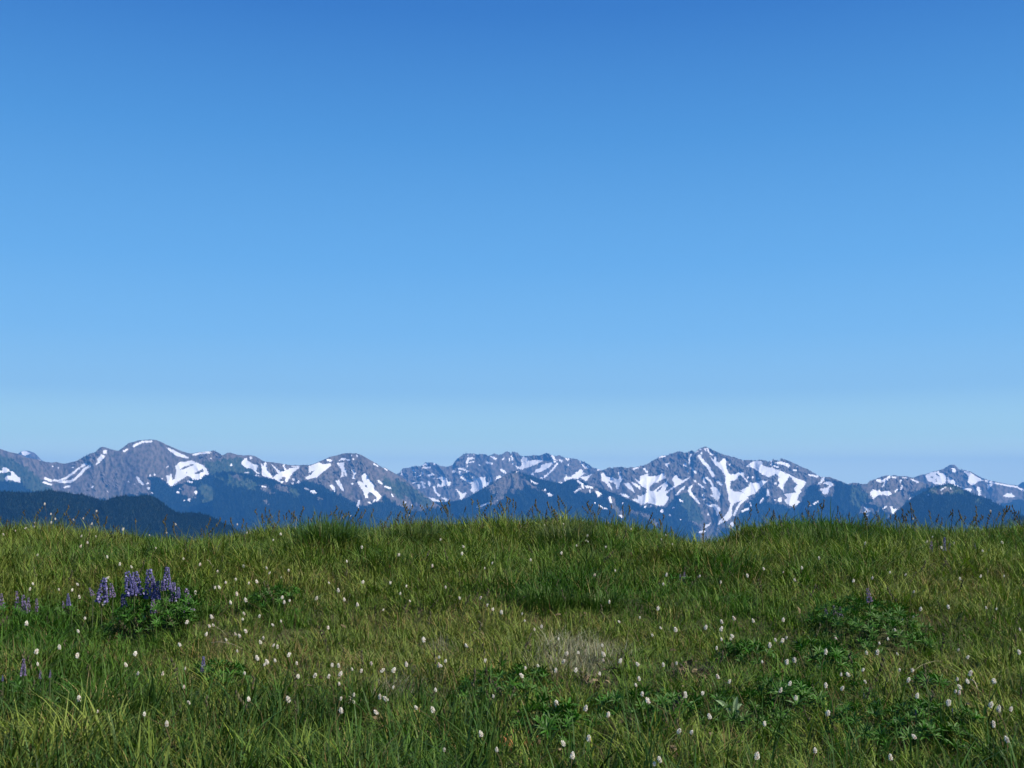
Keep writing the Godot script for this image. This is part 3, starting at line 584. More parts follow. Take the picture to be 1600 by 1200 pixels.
	mountain("wooded triangular spur with a bare brown crest in front of the jagged range", line([[3, [200, 1050, 380, 880, 420, 832, 560, 812, 640, 792, 740, 782, 860, 772, 930, 752, 1000, 722, 1060, 682, 1130, 642, 1200, 602, 1260, 562, 1320, 527, 1400, 482, 1460, 450, 1490, 440]], [4, [0, 435, 60, 410, 110, 440, 180, 460, 260, 490, 340, 520, 450, 540, 540, 560, 580, 570, 640, 530, 700, 517, 760, 525, 830, 540, 900, 580, 1000, 610, 1100, 650, 1200, 682, 1300, 725, 1400, 770, 1490, 808]], [5, [0, 850, 100, 900, 200, 980, 300, 1060, 400, 1130, 600, 1300]]]), 10400.0, FOREST, [
		[ROCK, 3, [1150, 640, 1400, 480, 1500, 440, 1500, 560, 1420, 700, 1330, 800, 1200, 830, 1060, 880, 1100, 830, 1260, 780, 1360, 660, 1320, 600]], [CRAG, 3, [1200, 640, 1340, 560, 1380, 640, 1300, 700]], [ROCK, 4, [0, 440, 60, 412, 120, 480, 240, 570, 400, 680, 340, 660, 160, 590, 80, 640, 0, 690]], [ROCK, 4, [760, 610, 850, 590, 960, 600, 1060, 690, 1000, 750, 960, 660, 860, 680]], [ROCK, 4, [1100, 720, 1170, 720, 1230, 820, 1340, 950, 1280, 960, 1160, 860]], [ROCK, 4, [1340, 850, 1500, 900, 1500, 950, 1400, 920]], [ROCK, 5, [0, 890, 100, 930, 220, 1040, 200, 1080, 80, 980, 0, 940]]], [
		[3, 20, [1090, 840, 1150, 825, 1225, 797]], [3, 14, [1335, 765]], [4, "", [210, 530, 220, 518, 250, 538, 310, 560, 300, 580, 240, 560]], [4, 28, [390, 645]], [4, "", [410, 680, 440, 670, 490, 710, 430, 725]], [4, 24, [770, 535, 830, 580]], [4, 26, [825, 590, 830, 615]], [4, 22, [800, 625, 735, 670]], [4, 28, [865, 598, 935, 612]], [4, 12, [915, 630, 915, 670]],
		[4, "", [975, 650, 1020, 655, 1055, 690, 1000, 725, 990, 690]], [4, "", [1130, 720, 1155, 705, 1165, 750, 1180, 800, 1140, 785]], [4, 22, [1298, 795]], [4, 20, [1015, 820, 1060, 850, 1110, 860]], [4, "", [1245, 935, 1280, 930, 1315, 950, 1290, 975]], [4, 16, [975, 795]], [4, 16, [60, 430]]], 0.4, 53.0, plain, [0.45, 0.08, 0.02, 18.0, "dark conifers covering the triangular wooded spur"])
	mountain("dark wooded hill with a rounded top below the snowy pointed peak", line([[7, [-100, 1000, 0, 900, 100, 825, 200, 742, 300, 680, 420, 612, 520, 590, 640, 570, 720, 602, 840, 667, 960, 717, 1060, 747, 1180, 802, 1300, 867, 1400, 912, 1500, 955, 1700, 1050, 1900, 1160]]]), 7800.0, FOREST, [
		[GREEN, 7, [270, 700, 430, 605, 640, 570, 800, 650, 780, 690, 560, 690, 300, 700]], [ROCK, 7, [400, 640, 600, 610, 680, 650, 500, 690]], [GREEN, 7, [900, 740, 1000, 760, 1010, 800, 930, 800]]], [
		[7, 18, [530, 640, 580, 615]], [7, 24, [640, 625]], [7, 16, [545, 672]], [7, 20, [380, 702]]], 0.3, 59.0, plain, [0.50, 0.10, 0.03, 17.0, "dark conifers covering the rounded wooded hill"])
	mountain("near dark forested hill in front of the scree mountain", line([[0, [-2600, 560, -1500, 600, -700, 640, 0, 668, 100, 658, 200, 672, 300, 676, 400, 668, 500, 658, 580, 640, 640, 658, 700, 668, 770, 672, 850, 688, 960, 698, 1050, 718, 1120, 748, 1200, 768, 1260, 762, 1330, 732, 1400, 717, 1490, 708]], [1, [0, 728, 80, 722, 160, 708, 240, 706, 300, 718, 360, 758, 420, 808, 500, 868, 560, 898, 640, 918, 740, 908, 850, 918, 950, 948, 1050, 993, 1150, 1048, 1250, 1098, 1400, 1190]]]), 3900.0, FOREST, [], [], 0.3, 61.0, plain, [0.42, 0.1, 0.0, 8.5, "dense dark conifer forest on the near hill"])
	mountain("dark forested hill edge showing low beside the crest", line([[7, [1150, 1120, 1250, 1048, 1330, 985, 1420, 958, 1500, 950, 1700, 900, 2200, 860]]]), 4300.0, FOREST, [], [], 0.3, 67.0, plain, [0.42, 0.1, 0.0, 8.5, "dense dark conifer forest on the low hill edge"])

# ---------------------------------------------------------------- meadow
# soft ovals on the turf, read off the photograph: [px, py, half width, half height]
const DRY := [[560, 1045, 240, 60], [360, 1010, 90, 60], [700, 985, 260, 34], [1430, 1062, 95, 42], [1540, 1085, 70, 60], [1480, 930, 150, 60], [1120, 900, 140, 40], [480, 925, 130, 40]]
const BROWN := [[935, 1082, 46, 16], [1078, 1062, 34, 12], [1440, 1080, 26, 10]]
const PALE := [[898, 1034, 80, 36], [625, 1082, 40, 16], [690, 1018, 34, 14]]
const LUSH := [[880, 935, 100, 26], [1110, 905, 90, 26], [430, 948, 45, 18], [1290, 845, 90, 30], [515, 845, 50, 30], [120, 1090, 160, 70], [60, 1000, 90, 60], [240, 960, 110, 50]]

func inside(list: Array, p: Vector2) -> float:
	var best := 0.0
	for e in list:
		var q := Vector2((p.x - e[0]) / e[2], (p.y - e[1]) / e[3])
		best = maxf(best, 1.0 - q.length_squared())
	return clampf(best * 1.6, 0.0, 1.0)

func blade(s: Soup, base: Vector3, dir: Vector3, height: float, lean: float, width: float, col: Color, levels := 4) -> void:
	var side := dir.cross(Vector3.UP).normalized()
	var prev_l := base - side * width * 0.5
	var prev_r := base + side * width * 0.5
	for k in range(1, levels + 1):
		var t := float(k) / levels
		var p := base + Vector3.UP * height * (t - 0.35 * lean * t * t) + dir * height * lean * t * t
		var w := width * 0.5 * (1.0 - pow(t, 1.7)) * (1.0 if t > 0.3 else 1.05)
		if k == levels:
			s.tri(prev_l, p, prev_r, col)
		else:
			s.quad(prev_l, p - side * w, p + side * w, prev_r, col)
			prev_l = p - side * w
			prev_r = p + side * w

func tuft_mesh(n: int, spread: float, width: float, lean_lo: float, lean_hi: float, mat: Material, levels := 4) -> ArrayMesh:
	var s := Soup.new()
	for i in n:
		var a := rng.randf() * TAU
		var b := a + rng.randf_range(-1.3, 1.3)
		var r := spread * sqrt(rng.randf())
		var g := rng.randf_range(0.35, 1.95)
		var yellow := rng.randf()
		var col := Color(g * (1.0 + 0.55 * yellow * yellow), g, g * rng.randf_range(0.6, 1.2))
		blade(s, Vector3(cos(a) * r, -0.04, sin(a) * r), Vector3(cos(b), 0, sin(b)), rng.randf_range(0.5, 1.0), rng.randf_range(lean_lo, lean_hi), width * rng.randf_range(0.65, 1.2), col, levels)
	return s.mesh(mat)

func upright(where: Vector3, size: Vector3, tilt := 0.15) -> Transform3D:
	var b := Basis(Vector3.UP, rng.randf() * TAU)
	b = Basis(Vector3(rng.randf_range(-1, 1), 0, rng.randf_range(-1, 1)).normalized(), rng.randf() * tilt) * b
	return Transform3D(b * Basis.from_scale(size), where)

func grow_grass() -> void:
	var leaf := matte(Color(1, 1, 1), 0.45, true, Color(0.55, 0.72, 0.2))
	leaf.metallic_specular = 0.22
	var straw := matte(Color(1, 1, 1), 0.7, true, Color(0.3, 0.3, 0.2))
	var fine := []
	var tall := []
	var wisp := []
	for k in 6:
		fine.append(tuft_mesh(9, 0.45, 0.044, 0.15, 1.35, leaf))
	for k in 4:
		tall.append(tuft_mesh(7, 0.22, 0.036, 0.1, 0.85, leaf, 5))
	for k in 3:
		wisp.append(tuft_mesh(14, 0.5, 0.020, 0.3, 1.4, straw))
	var place := {}
	var tint := {}
	for key in ["f0", "f1", "f2", "f3", "f4", "f5", "t0", "t1", "t2", "t3", "s0", "s1", "s2", "p0", "p1", "p2"]:
		place[key] = []
		tint[key] = PackedColorArray()
	var d := 1.9
	while d < 9.6:
		var half := d * 0.47 + 0.9
		var gap := 0.033 if d < 7.6 else 0.045
		var x := -half
		while x < half:
			var px_ := x + rng.randf_range(-gap, gap)
			var pz := -d + rng.randf_range(-gap, gap)
			x += gap
			var taken := false
			for sp in lupine_spots:
				var q := Vector2((px_ - sp[0].x) / sp[1], (pz - sp[0].z) / sp[2])
				if q.length_squared() < 0.75:
					taken = true
			if taken and rng.randf() < 0.72:
				continue
			var at := Vector3(px_, ground_h(px_, pz), pz)
			var p := to_pixel(at)
			var wave := noise_a.get_noise_2d(px_ * 0.8 + 40.0, pz * 0.8)
			var wave2 := noise_b.get_noise_2d(px_ * 2.7, pz * 2.7 + 9.0)
			var dry := maxf(inside(DRY, p), clampf(0.55 * wave2 + 0.15, 0.0, 0.6))
			var lush := inside(LUSH, p)
			var brown := inside(BROWN, p)
			var pale := inside(PALE, p)
			# turf is short on the terrace, longer on the bank and in the lowest strip
			var tallness := 0.095
			if d > 4.6:
				tallness = lerpf(0.095, 0.14, clampf((d - 4.6) / 1.2, 0.0, 1.0))
			if d > 7.6:
				tallness = 0.09
			if d < 3.2:
				tallness = lerpf(lerpf(0.15, 0.095, clampf((p.x - 700.0) / 200.0, 0.0, 1.0)), 0.09, clampf((d - 2.5) / 0.7, 0.0, 1.0))
			var clump := noise_c.get_noise_2d(px_ * 4.6, pz * 4.6)
			tallness *= 1.0 + 0.25 * wave2 + 0.15 * wave + 0.45 * clump + 0.3 * lush - 0.4 * brown - 0.35 * pale
			if brown > 0.25 and rng.randf() < brown * 0.45:
				continue
			var r := rng.randf()
			var key := "f%d" % rng.randi_range(0, 5)
			var col := Color(0.060, 0.144, 0.021).lerp(Color(0.172, 0.226, 0.046), clampf(0.5 + 0.6 * wave + rng.randf_range(-0.4, 0.4), 0.0, 1.0))
			col = col.lerp(Color(0.205, 0.230, 0.062), dry * 0.42)
			col = col.lerp(Color(0.044, 0.120, 0.015), lush * 0.8)
			if r < 0.07 + 0.13 * dry:
				key = "s%d" % rng.randi_range(0, 2)
				col = Color(0.30, 0.25, 0.10) if rng.randf() < 0.75 else Color(0.17, 0.11, 0.05)
				tallness *= 0.9
			elif r < 0.07 + 0.13 * dry + 0.09 * (1.0 - dry):
				key = "t%d" % rng.randi_range(0, 3)
				tallness *= 1.25
				col = col.lerp(Color(0.045, 0.085, 0.025), 0.5)
			if pale > 0.2 and rng.randf() < pale * 0.8:
				key = "p%d" % rng.randi_range(0, 2)
				col = Color(0.21, 0.25, 0.15).lerp(Color(0.32, 0.30, 0.20), rng.randf())
				tallness *= 1.2
			var g := rng.randf_range(0.75, 1.25)
			col = Color(col.r * g, col.g * g, col.b * g)
			var h := tallness * rng.randf_range(0.6, 1.25)
			place[key].append(upright(at, Vector3(lerpf(h, 0.09, 0.4), h, lerpf(h, 0.09, 0.4)), 0.25))
			tint[key].append(col)
		d += gap
	# long blades standing in the lowest strip of the view
	for k in 1300:
		var px_ := rng.randf_range(-60.0, 1660.0)
		var py_ := rng.randf_range(1110.0, 1330.0)
		if px_ > 780.0 and rng.randf() < 0.72:
			continue
		var at := on_ground(px_, py_)
		var key := "t%d" % rng.randi_range(0, 3)
		var h := rng.randf_range(0.12, 0.21)
		place[key].append(upright(at, Vector3(h * 0.9, h, h * 0.9), 0.3))
		var g := rng.randf_range(0.7, 1.3)
		tint[key].append(Color(0.048 * g, 0.105 * g, 0.024 * g))
	# blades that push up through the lupine leaves
	for sp in lupine_spots:
		for k in int(sp[1] * sp[2] * 450.0):
			var a := rng.randf() * TAU
			var r := sqrt(rng.randf()) * 1.1
			var at := Vector3(sp[0].x + cos(a) * r * sp[1], 0.0, sp[0].z + sin(a) * r * sp[2])
			at.y = ground_h(at.x, at.z)
			var key := "t%d" % rng.randi_range(0, 3)
			var h: float = (sp[3] * (1.25 - 0.5 * r) + 0.05) * rng.randf_range(0.7, 1.15)
			place[key].append(upright(at, Vector3(0.11, h, 0.11), 0.3))
			var g := rng.randf_range(0.6, 1.3)
			tint[key].append(Color(0.060 * g, 0.115 * g, 0.020 * g))
	var label := {"f": "short green and yellowish meadow grass covering the slope", "t": "taller dark green grass blades standing out of the turf", "s": "dry straw-coloured and brown blades mixed through the meadow turf", "p": "pale grey-green wispy dry grass in fuzzy patches on the terrace"}
	var called := {"f": "meadow_grass", "t": "tall_grass", "s": "dry_grass", "p": "wispy_grass"}
	for key in place:
		if place[key].size() == 0:
			continue
		var n := int(key.substr(1))
		var m: ArrayMesh = fine[n] if key[0] == "f" else tall[n] if key[0] == "t" else wisp[n]
		var o := scatter(called[key[0]], m, place[key], tint[key])
		tag(o, label[key[0]], "grass", called[key[0]].replace("_", " "), "stuff")

func grow_seed_stalks() -> void:
	# sedge stalks with brown heads: a fringe along the crest, a few over the slope
	var mat := matte(Color(1, 1, 1), 0.8, true, Color(0.2, 0.2, 0.1))
	var meshes := []
	for k in 3:
		var s := Soup.new()
		var bend := Vector3(0.10 + 0.08 * k, 0, 0.03)
		var pts := [Vector3(0, -0.03, 0), Vector3(0, 0.4, 0) + bend * 0.15, Vector3(0, 0.78, 0) + bend * 0.6, Vector3(0, 1.0, 0) + bend * 1.4]
		s.tube(pts, [0.007, 0.006, 0.005, 0.004], 3, Color(0.075, 0.085, 0.028))
		var heads := 3 + k
		for i in heads:
			var t := 1.0 - 0.07 * i
			var c: Vector3 = Vector3(0, 0.78 + (t - 0.78), 0) + bend * lerpf(0.6, 1.4, (t - 0.7) / 0.3)
			var ax := Vector3(rng.randf_range(-0.7, 0.7), 1.0, rng.randf_range(-0.7, 0.7)).normalized()
			s.drop(c + ax * 0.03, ax, rng.randf_range(0.09, 0.15), rng.randf_range(0.018, 0.03), 5, Color(0.048, 0.046, 0.024) if i % 2 == 0 else Color(0.080, 0.076, 0.038))
		meshes.append(s.mesh(mat))
	var place := [[], [], []]
	var tint := [PackedColorArray(), PackedColorArray(), PackedColorArray()]
	for k in 520:
		var px_ := rng.randf_range(-120.0, 1720.0)
		var at := Vector3.ZERO
		var h := 0.0
		if k < 360:
			var d := rng.randf_range(6.3, 7.7)
			# denser where the photograph shows a ragged fringe
			if (px_ < 330.0 or (px_ > 1040.0 and px_ < 1130.0)) and rng.randf() < 0.55:
				continue
			var x := (px_ - 800.0) / F_PX * d
			at = Vector3(x, ground_h(x, -d), -d)
			h = rng.randf_range(0.13, 0.22)
		else:
			at = on_ground(px_, rng.randf_range(850.0, 1190.0))
			h = rng.randf_range(0.09, 0.17)
		var i := rng.randi_range(0, 2)
		place[i].append(upright(at, Vector3(h, h, h), 0.28))
		var g := rng.randf_range(0.7, 1.4)
		tint[i].append(Color(g, g, g))
	for i in 3:
		var o := scatter("sedge_stalks", meshes[i], place[i], tint[i])
		tag(o, "thin sedge stalks with brown seed heads fringing the crest", "grass", "sedge stalks", "stuff")

func litter() -> void:
	# curled dead leaves in the brown hollows
	var mat := matte(Color(1, 1, 1), 0.9, true)
	var s := Soup.new()
	s.quad(Vector3(-0.5, 0, -0.12), Vector3(0, 0.2, -0.2), Vector3(0, 0.16, 0.2), Vector3(-0.5, 0, 0.12), Color(1, 1, 1))
	s.quad(Vector3(0, 0.2, -0.2), Vector3(0.5, 0.05, -0.06), Vector3(0.5, 0.0, 0.06), Vector3(0, 0.16, 0.2), Color(1, 1, 1))
	var place := []
	var tint := PackedColorArray()
	for k in 320:
		var px_ := rng.randf_range(0.0, 1600.0)
		var py_ := rng.randf_range(900.0, 1200.0)
		if k < 90:
			var e: Array = BROWN[k % BROWN.size()]
			px_ = e[0] + e[2] * rng.randfn(0.0, 0.5)
			py_ = e[1] + e[3] * rng.randfn(0.0, 0.5)
		var at := on_ground(px_, py_)
		var w := rng.randf_range(0.012, 0.030)
		place.append(upright(at + Vector3(0, rng.randf_range(0.004, 0.05), 0), Vector3(w, w, w), 1.2))
		var g := rng.randf_range(0.5, 1.4)
		tint.append(Color(0.11 * g, 0.080 * g, 0.046 * g) if rng.randf() < 0.6 else Color(0.18 * g, 0.14 * g, 0.08 * g))
	var o := scatter("dead_leaves", s.mesh(mat), place, tint)
	tag(o, "small brown dead leaves lying in the bare hollows of the turf", "leaf litter", "", "stuff")

# ---------------------------------------------------------------- bistort
const HEADS_LOW := {
	0: [195, 90, 417, 44, 457, 25, 560, 100, 623, 138, 687, 152, 813, 54, 957, 110, 1040, 140, 1132, 175, 1272, 148, 1228, 217, 1177, 233, 1117, 260, 1145, 258, 1295, 237, 173, 240, 155, 268, 408, 243, 309, 268, 375, 273, 414, 309, 535, 348, 556, 208, 441, 420, 138, 447, 410, 487, 750, 380, 748, 411, 970, 440, 1019, 286, 1106, 412, 1113, 455, 1092, 460, 1072, 503, 1201, 338, 1234, 294, 1284, 324, 1274, 394, 1263, 425, 1283, 487, 1229, 502, 1251, 511, 1181, 532, 1234, 590, 940, 557, 310, 571, 187, 594, 200, 659, 403, 615, 700, 604, 660, 662, 719, 708, 846, 708, 963, 680, 956, 778, 987, 858, 1297, 840, 413, 835, 507, 902, 751, 920, 1275, 705, 868, 970],
	400: [551, 50, 744, 89, 895, 89, 919, 148, 1083, 46, 1071, 83, 959, 10, 472, 123, 57, 157, 67, 183, 130, 208, 5, 228, 170, 170, 383, 235, 431, 273, 556, 230, 698, 235, 783, 253, 750, 291, 804, 330, 1228, 131, 1191, 160, 312, 315, 135, 311, 148, 335, 176, 328, 464, 322, 528, 350, 661, 376, 1062, 314, 1166, 311, 1201, 350, 1231, 373, 1279, 388, 986, 258, 15, 408, 91, 454, 132, 435, 375, 468, 38, 521, 26, 544, 87, 560, 111, 569, 166, 609, 212, 655, 219, 721, 101, 640, 60, 648, 42, 660, 12, 626, 397, 664, 430, 666, 502, 685, 545, 693, 374, 722, 436, 709, 432, 762, 600, 653, 651, 690, 712, 690, 786, 660, 876, 532, 1101, 561, 952, 622, 986, 643, 951, 664, 968, 667, 935, 793, 711, 780, 439, 838, 507, 818, 511, 856, 443, 898, 173, 842, 648, 826, 684, 838, 634, 908, 839, 884, 922, 898, 1236, 826, 302, 718, 980, 1103, 1173, 1022, 1253, 1103, 1193, 640],
	800: [383, 15, 397, 20, 335, 42, 256, 80, 487, 48, 99, 116, 428, 195, 538, 172, 779, 10, 832, 33, 801, 193, 788, 242, 974, 200, 1087, 232, 1227, 198, 1313, 162, 507, 335, 760, 369, 667, 415, 563, 437, 778, 470, 852, 480, 734, 507, 1003, 466, 1095, 438, 1087, 475, 1160, 420, 1258, 433, 1091, 530, 1142, 526, 1154, 511, 1063, 575, 1302, 647, 52, 395, 67, 433, 151, 463, 117, 478, 242, 527, 470, 561, 346, 599, 284, 605, 264, 642, 481, 607, 476, 638, 561, 642, 660, 658, 788, 662, 856, 654, 226, 691, 328, 690, 70, 678, 57, 717, 137, 665, 456, 707, 662, 736, 648, 768, 676, 815, 714, 848, 900, 820, 992, 810, 1077, 724, 1129, 748, 236, 865, 378, 887, 498, 922, 1032, 932, 865, 1003, 932, 1010, 1315, 970, 272, 1070, 310, 1135, 398, 1045, 774, 1153, 740, 1178, 1276, 1138],
	1200: [505, 30, 265, 107, 178, 157, 78, 180, 142, 220, 823, 20, 904, 52, 967, 28, 1120, 68, 634, 181, 713, 192, 541, 209, 444, 225, 1003, 213, 1105, 200, 1229, 200, 757, 280, 791, 371, 755, 410, 700, 429, 663, 480, 941, 360, 1138, 365, 1187, 371, 76, 428, 40, 533, 72, 536, 94, 520, 8, 560, 357, 524, 300, 595, 97, 645, 139, 635, 515, 600, 565, 598, 580, 550, 678, 605, 490, 688, 379, 713, 422, 713, 685, 688, 752, 690, 728, 740, 510, 750, 990, 583, 1036, 622, 1315, 478, 1309, 597, 1048, 706, 1045, 747, 1180, 747, 1004, 775, 998, 808, 973, 800, 981, 735, 776, 825, 936, 860, 1153, 868, 1197, 890, 1262, 893, 303, 770, 381, 783, 109, 760, 62, 795, 140, 835, 308, 910, 244, 1108, 768, 1035, 641, 1145, 1177, 973, 1246, 1047, 626, 527]}
const HEADS_CREST := {
	0: [278, 590, 318, 652, 347, 683, 460, 688, 602, 634, 520, 680, 571, 713, 215, 707, 216, 732, 155, 740, 98, 757, 318, 705, 505, 790, 600, 792, 766, 748, 935, 784, 1043, 769, 1099, 718, 1541, 770, 1485, 718, 25, 780],
	400: [547, 673, 588, 664, 155, 778, 107, 815, 957, 660],
	800: [467, 788, 325, 713, 964, 785, 200, 722, 745, 745],
	1200: [1390, 635, 908, 682, 1025, 795, 1467, 830]}

func head_mesh(mat: Material, faded: bool) -> ArrayMesh:
	# a stubby spike built of small cupped florets, 1 unit tall
	var s := Soup.new()
	var n := 58
	var bent := rng.randf_range(-0.25, 0.25)
	var belly := rng.randf_range(0.7, 1.2)
	for i in n:
		var t := (i + 0.5) / n
		var r := 0.30 * sqrt(maxf(0.02, 1.0 - pow(absf(2.0 * pow(t, belly) - 0.95), 2.4))) * rng.randf_range(0.75, 1.15)
		var a := i * 2.39996 + rng.randf_range(-0.3, 0.3)
		var out := Vector3(cos(a), 0.45 + (t - 0.5) * 1.4, sin(a)).normalized()
		var white := Color(0.86, 0.84, 0.76).lerp(Color(0.70, 0.66, 0.54), rng.randf())
		if rng.randf() < (0.5 if faded else 0.10):
			white = Color(0.42, 0.24, 0.17)
		s.drop(Vector3(cos(a) * r + bent * t * t, t * 1.05, sin(a) * r), out, rng.randf_range(0.16, 0.36), rng.randf_range(0.05, 0.095), 5, white)
	s.drop(Vector3(0, 0.5, 0), Vector3.UP, 0.9, 0.20, 7, Color(0.55, 0.50, 0.40))
	return s.mesh(mat)

var landmarks := []               # [place, short name]

func bistort_story(at: Vector3, size: float, faded: bool, paired: bool, above_crest: bool) -> Array:
	var best: Array = landmarks[0]
	for l in landmarks:
		if l[0].distance_to(at) < best[0].distance_to(at):
			best = l
	var off: Vector3 = at - best[0]
	var where := "uphill of" if -off.z > absf(off.x) else "downhill of" if off.z > absf(off.x) else "on the sunny side of" if off.x > 0.0 else "on the shady side of"
	if off.length() < 0.16:
		where = "close beside"
	var look := "small " if size < 0.0105 else "large " if size > 0.0132 else ""
	look += "brown-flecked " if faded else ""
	var kin := "paired " if paired else ""
	var stem := "long-stemmed " if above_crest else ""
	return [("%s%s%swhite bistort head %s the %s" % [look, kin, stem, where, best[1]]), "bistort near the " + best[1]]

func grow_bistort() -> void:
	var petal := matte(Color(1, 1, 1), 0.8, true, Color(0.35, 0.35, 0.3))
	var stem_mat := matte(Color(1, 1, 1), 0.7, true)
	var heads := []
	for k in 9:
		heads.append(head_mesh(petal, k == 8))
	var stems := []
	for k in 3:
		var s := Soup.new()
		var b := 0.05 + 0.06 * k
		s.tube([Vector3(-b, -0.1, 0), Vector3(-b * 0.5, 0.35, b * 0.4), Vector3(-b * 0.12, 0.75, b * 0.3), Vector3.ZERO + Vector3(0, 1.02, 0)], [0.0013, 0.0012, 0.0011, 0.0010], 4, Color(0.13, 0.10, 0.045))
		stems.append(s)
	var spots := []
	for x0 in HEADS_LOW:
		var flat: Array = HEADS_LOW[x0]
		for i in range(0, flat.size(), 2):
			spots.append(Vector2(x0 + flat[i] / 3.3333, 840.0 + flat[i + 1] / 3.3333))
	for x0 in HEADS_CREST:
		var flat: Array = HEADS_CREST[x0]
		for i in range(0, flat.size(), 2):
			spots.append(Vector2(x0 + flat[i] / 4.0, 640.0 + flat[i + 1] / 4.0))
	spots.sort_custom(func(a, b): return a.y > b.y if absf(a.y - b.y) > 0.01 else a.x > b.x)
	for i in spots.size():
		var p: Vector2 = spots[i]
		var tall := rng.randf_range(0.075, 0.135)
		var r := ray(p.x, p.y)
		var d := 1.8
		var found := Vector3.ZERO
		var head_at := Vector3.ZERO
		while d < 7.3:
			head_at = EYE + r * (d / -r.z)
			found = Vector3(head_at.x, ground_h(head_at.x, head_at.z), head_at.z)
			if head_at.y - found.y <= tall:
				break
			d += 0.02
		if d >= 7.3:
			d = rng.randf_range(6.4, 7.2)
			head_at = EYE + r * (d / -r.z)
			found = Vector3(head_at.x, ground_h(head_at.x, head_at.z), head_at.z)
		var root := Node3D.new()
		root.name = numbered("bistort_flower")
		add_child(root)
		root.position = found
		root.rotation.y = rng.randf() * TAU
		var size := rng.randf_range(0.0085, 0.0160)
		var h := head_at.y - found.y - size * 0.5
		var st: Soup = stems[i % 3]
		var sm := Soup.new()
		for q in st.v.size():
			sm.v.append(Vector3(st.v[q].x * 1.0 * h if absf(st.v[q].x) > 0.004 else st.v[q].x, st.v[q].y * h, st.v[q].z))
		sm.n = st.n
		sm.c = st.c
		mesh_node("stem", sm.mesh(stem_mat), root)
		var faded := rng.randf() < 0.07
		var hd := mesh_node("flower_head", heads[8 if faded else i % 8], root)
		hd.position = Vector3(0, h, 0)
		hd.rotation = Vector3(rng.randf_range(-0.5, 0.5), rng.randf() * TAU, rng.randf_range(-0.5, 0.5))
		hd.scale = Vector3(size * rng.randf_range(0.85, 1.1), size, size * rng.randf_range(0.85, 1.1))
		var paired := false
		for o in spots:
			if o != p and o.distance_to(p) < 9.0:
				paired = true
		var story := bistort_story(found, size, faded, paired, p.y < 838.0)
		tag(root, story[0], "flower", story[1])

# ---------------------------------------------------------------- lupine
var lupine_leaves := []
var lupine_spikes := []
var lupine_buds := []
var lupine_spots := []

func lupine_leaf(mat: Material, tone: Color) -> ArrayMesh:
	# a palmate leaf: stalk and seven to nine folded leaflets, leaflet length 1
	var s := Soup.new()
	var n := rng.randi_range(7, 9)
	s.tube([Vector3(0.1, -1.6, 0.1), Vector3(0.03, -0.7, 0.0), Vector3.ZERO], [0.035, 0.03, 0.025], 4, tone * 0.9)
	for i in n:
		var a := lerpf(-2.6, 2.6, float(i) / (n - 1)) + rng.randf_range(-0.1, 0.1)
		var out := Vector3(cos(a), 0, sin(a))
		var side := Vector3(-sin(a), 0, cos(a))
		var lift := rng.randf_range(0.5, 1.15)
		var length := rng.randf_range(0.8, 1.1)
		var g := rng.randf_range(0.6, 1.5)
		var col := Color(tone.r * g, tone.g * g, tone.b * g)
		var mid := []
		var edge := []
		for k in 4:
			var t := k / 3.0
			mid.append(out * length * t * cos(lift * (1.0 - 0.4 * t)) + Vector3.UP * length * t * sin(lift * (1.0 - 0.4 * t)))
			edge.append([0.03, 0.078, 0.080, 0.0][k])
		for k in 3:
			for sg in [-1.0, 1.0]:
				var a0: Vector3 = mid[k] + side * sg * edge[k] + Vector3.UP * edge[k] * 0.45
				var a1: Vector3 = mid[k + 1] + side * sg * edge[k + 1] + Vector3.UP * edge[k + 1] * 0.45
				s.quad(mid[k], mid[k + 1], a1, a0, col)
	return s.mesh(mat)

func lupine_spike(mat: Material, fade: float) -> ArrayMesh:
	# a spike of whorled pea flowers, 1 unit tall
	var s := Soup.new()
	s.tube([Vector3(0, -0.15, 0), Vector3(0.01, 0.5, 0), Vector3(0, 1.0, 0)], [0.022, 0.018, 0.008], 5, Color(0.05, 0.07, 0.03))
	for w in 10:
		var t := w / 10.0
		var r := 0.155 * (1.0 - 0.72 * t)
		var n := 7 if w < 7 else 5
		for i in n:
			if rng.randf() < fade * 0.35:
				continue
			var a := TAU * i / n + w * 0.7 + rng.randf_range(-0.2, 0.2)
			var out := Vector3(cos(a), 0.35, sin(a)).normalized()
			var violet := Color(0.050, 0.055, 0.17).lerp(Color(0.13, 0.132, 0.29), rng.randf())
			if rng.randf() < 0.16 + 0.2 * fade:
				violet = Color(0.34, 0.32, 0.56)
			violet = violet.lerp(Color(0.20, 0.13, 0.17), fade * rng.randf_range(0.3, 1.0))
			var c := Vector3(cos(a) * r, t * 0.97 + rng.randf_range(-0.02, 0.02), sin(a) * r)
			s.drop(c, out, 0.13 * (1.1 - 0.5 * t), 0.042 * (1.15 - 0.5 * t), 5, violet)
			s.drop(c + Vector3(0, 0.035, 0), (out + Vector3.UP * 1.3).normalized(), 0.10 * (1.1 - 0.5 * t), 0.038 * (1.15 - 0.5 * t), 5, violet.lerp(Color(0.065, 0.065, 0.25), 0.5 * (1.0 - fade)))
	return s.mesh(mat)

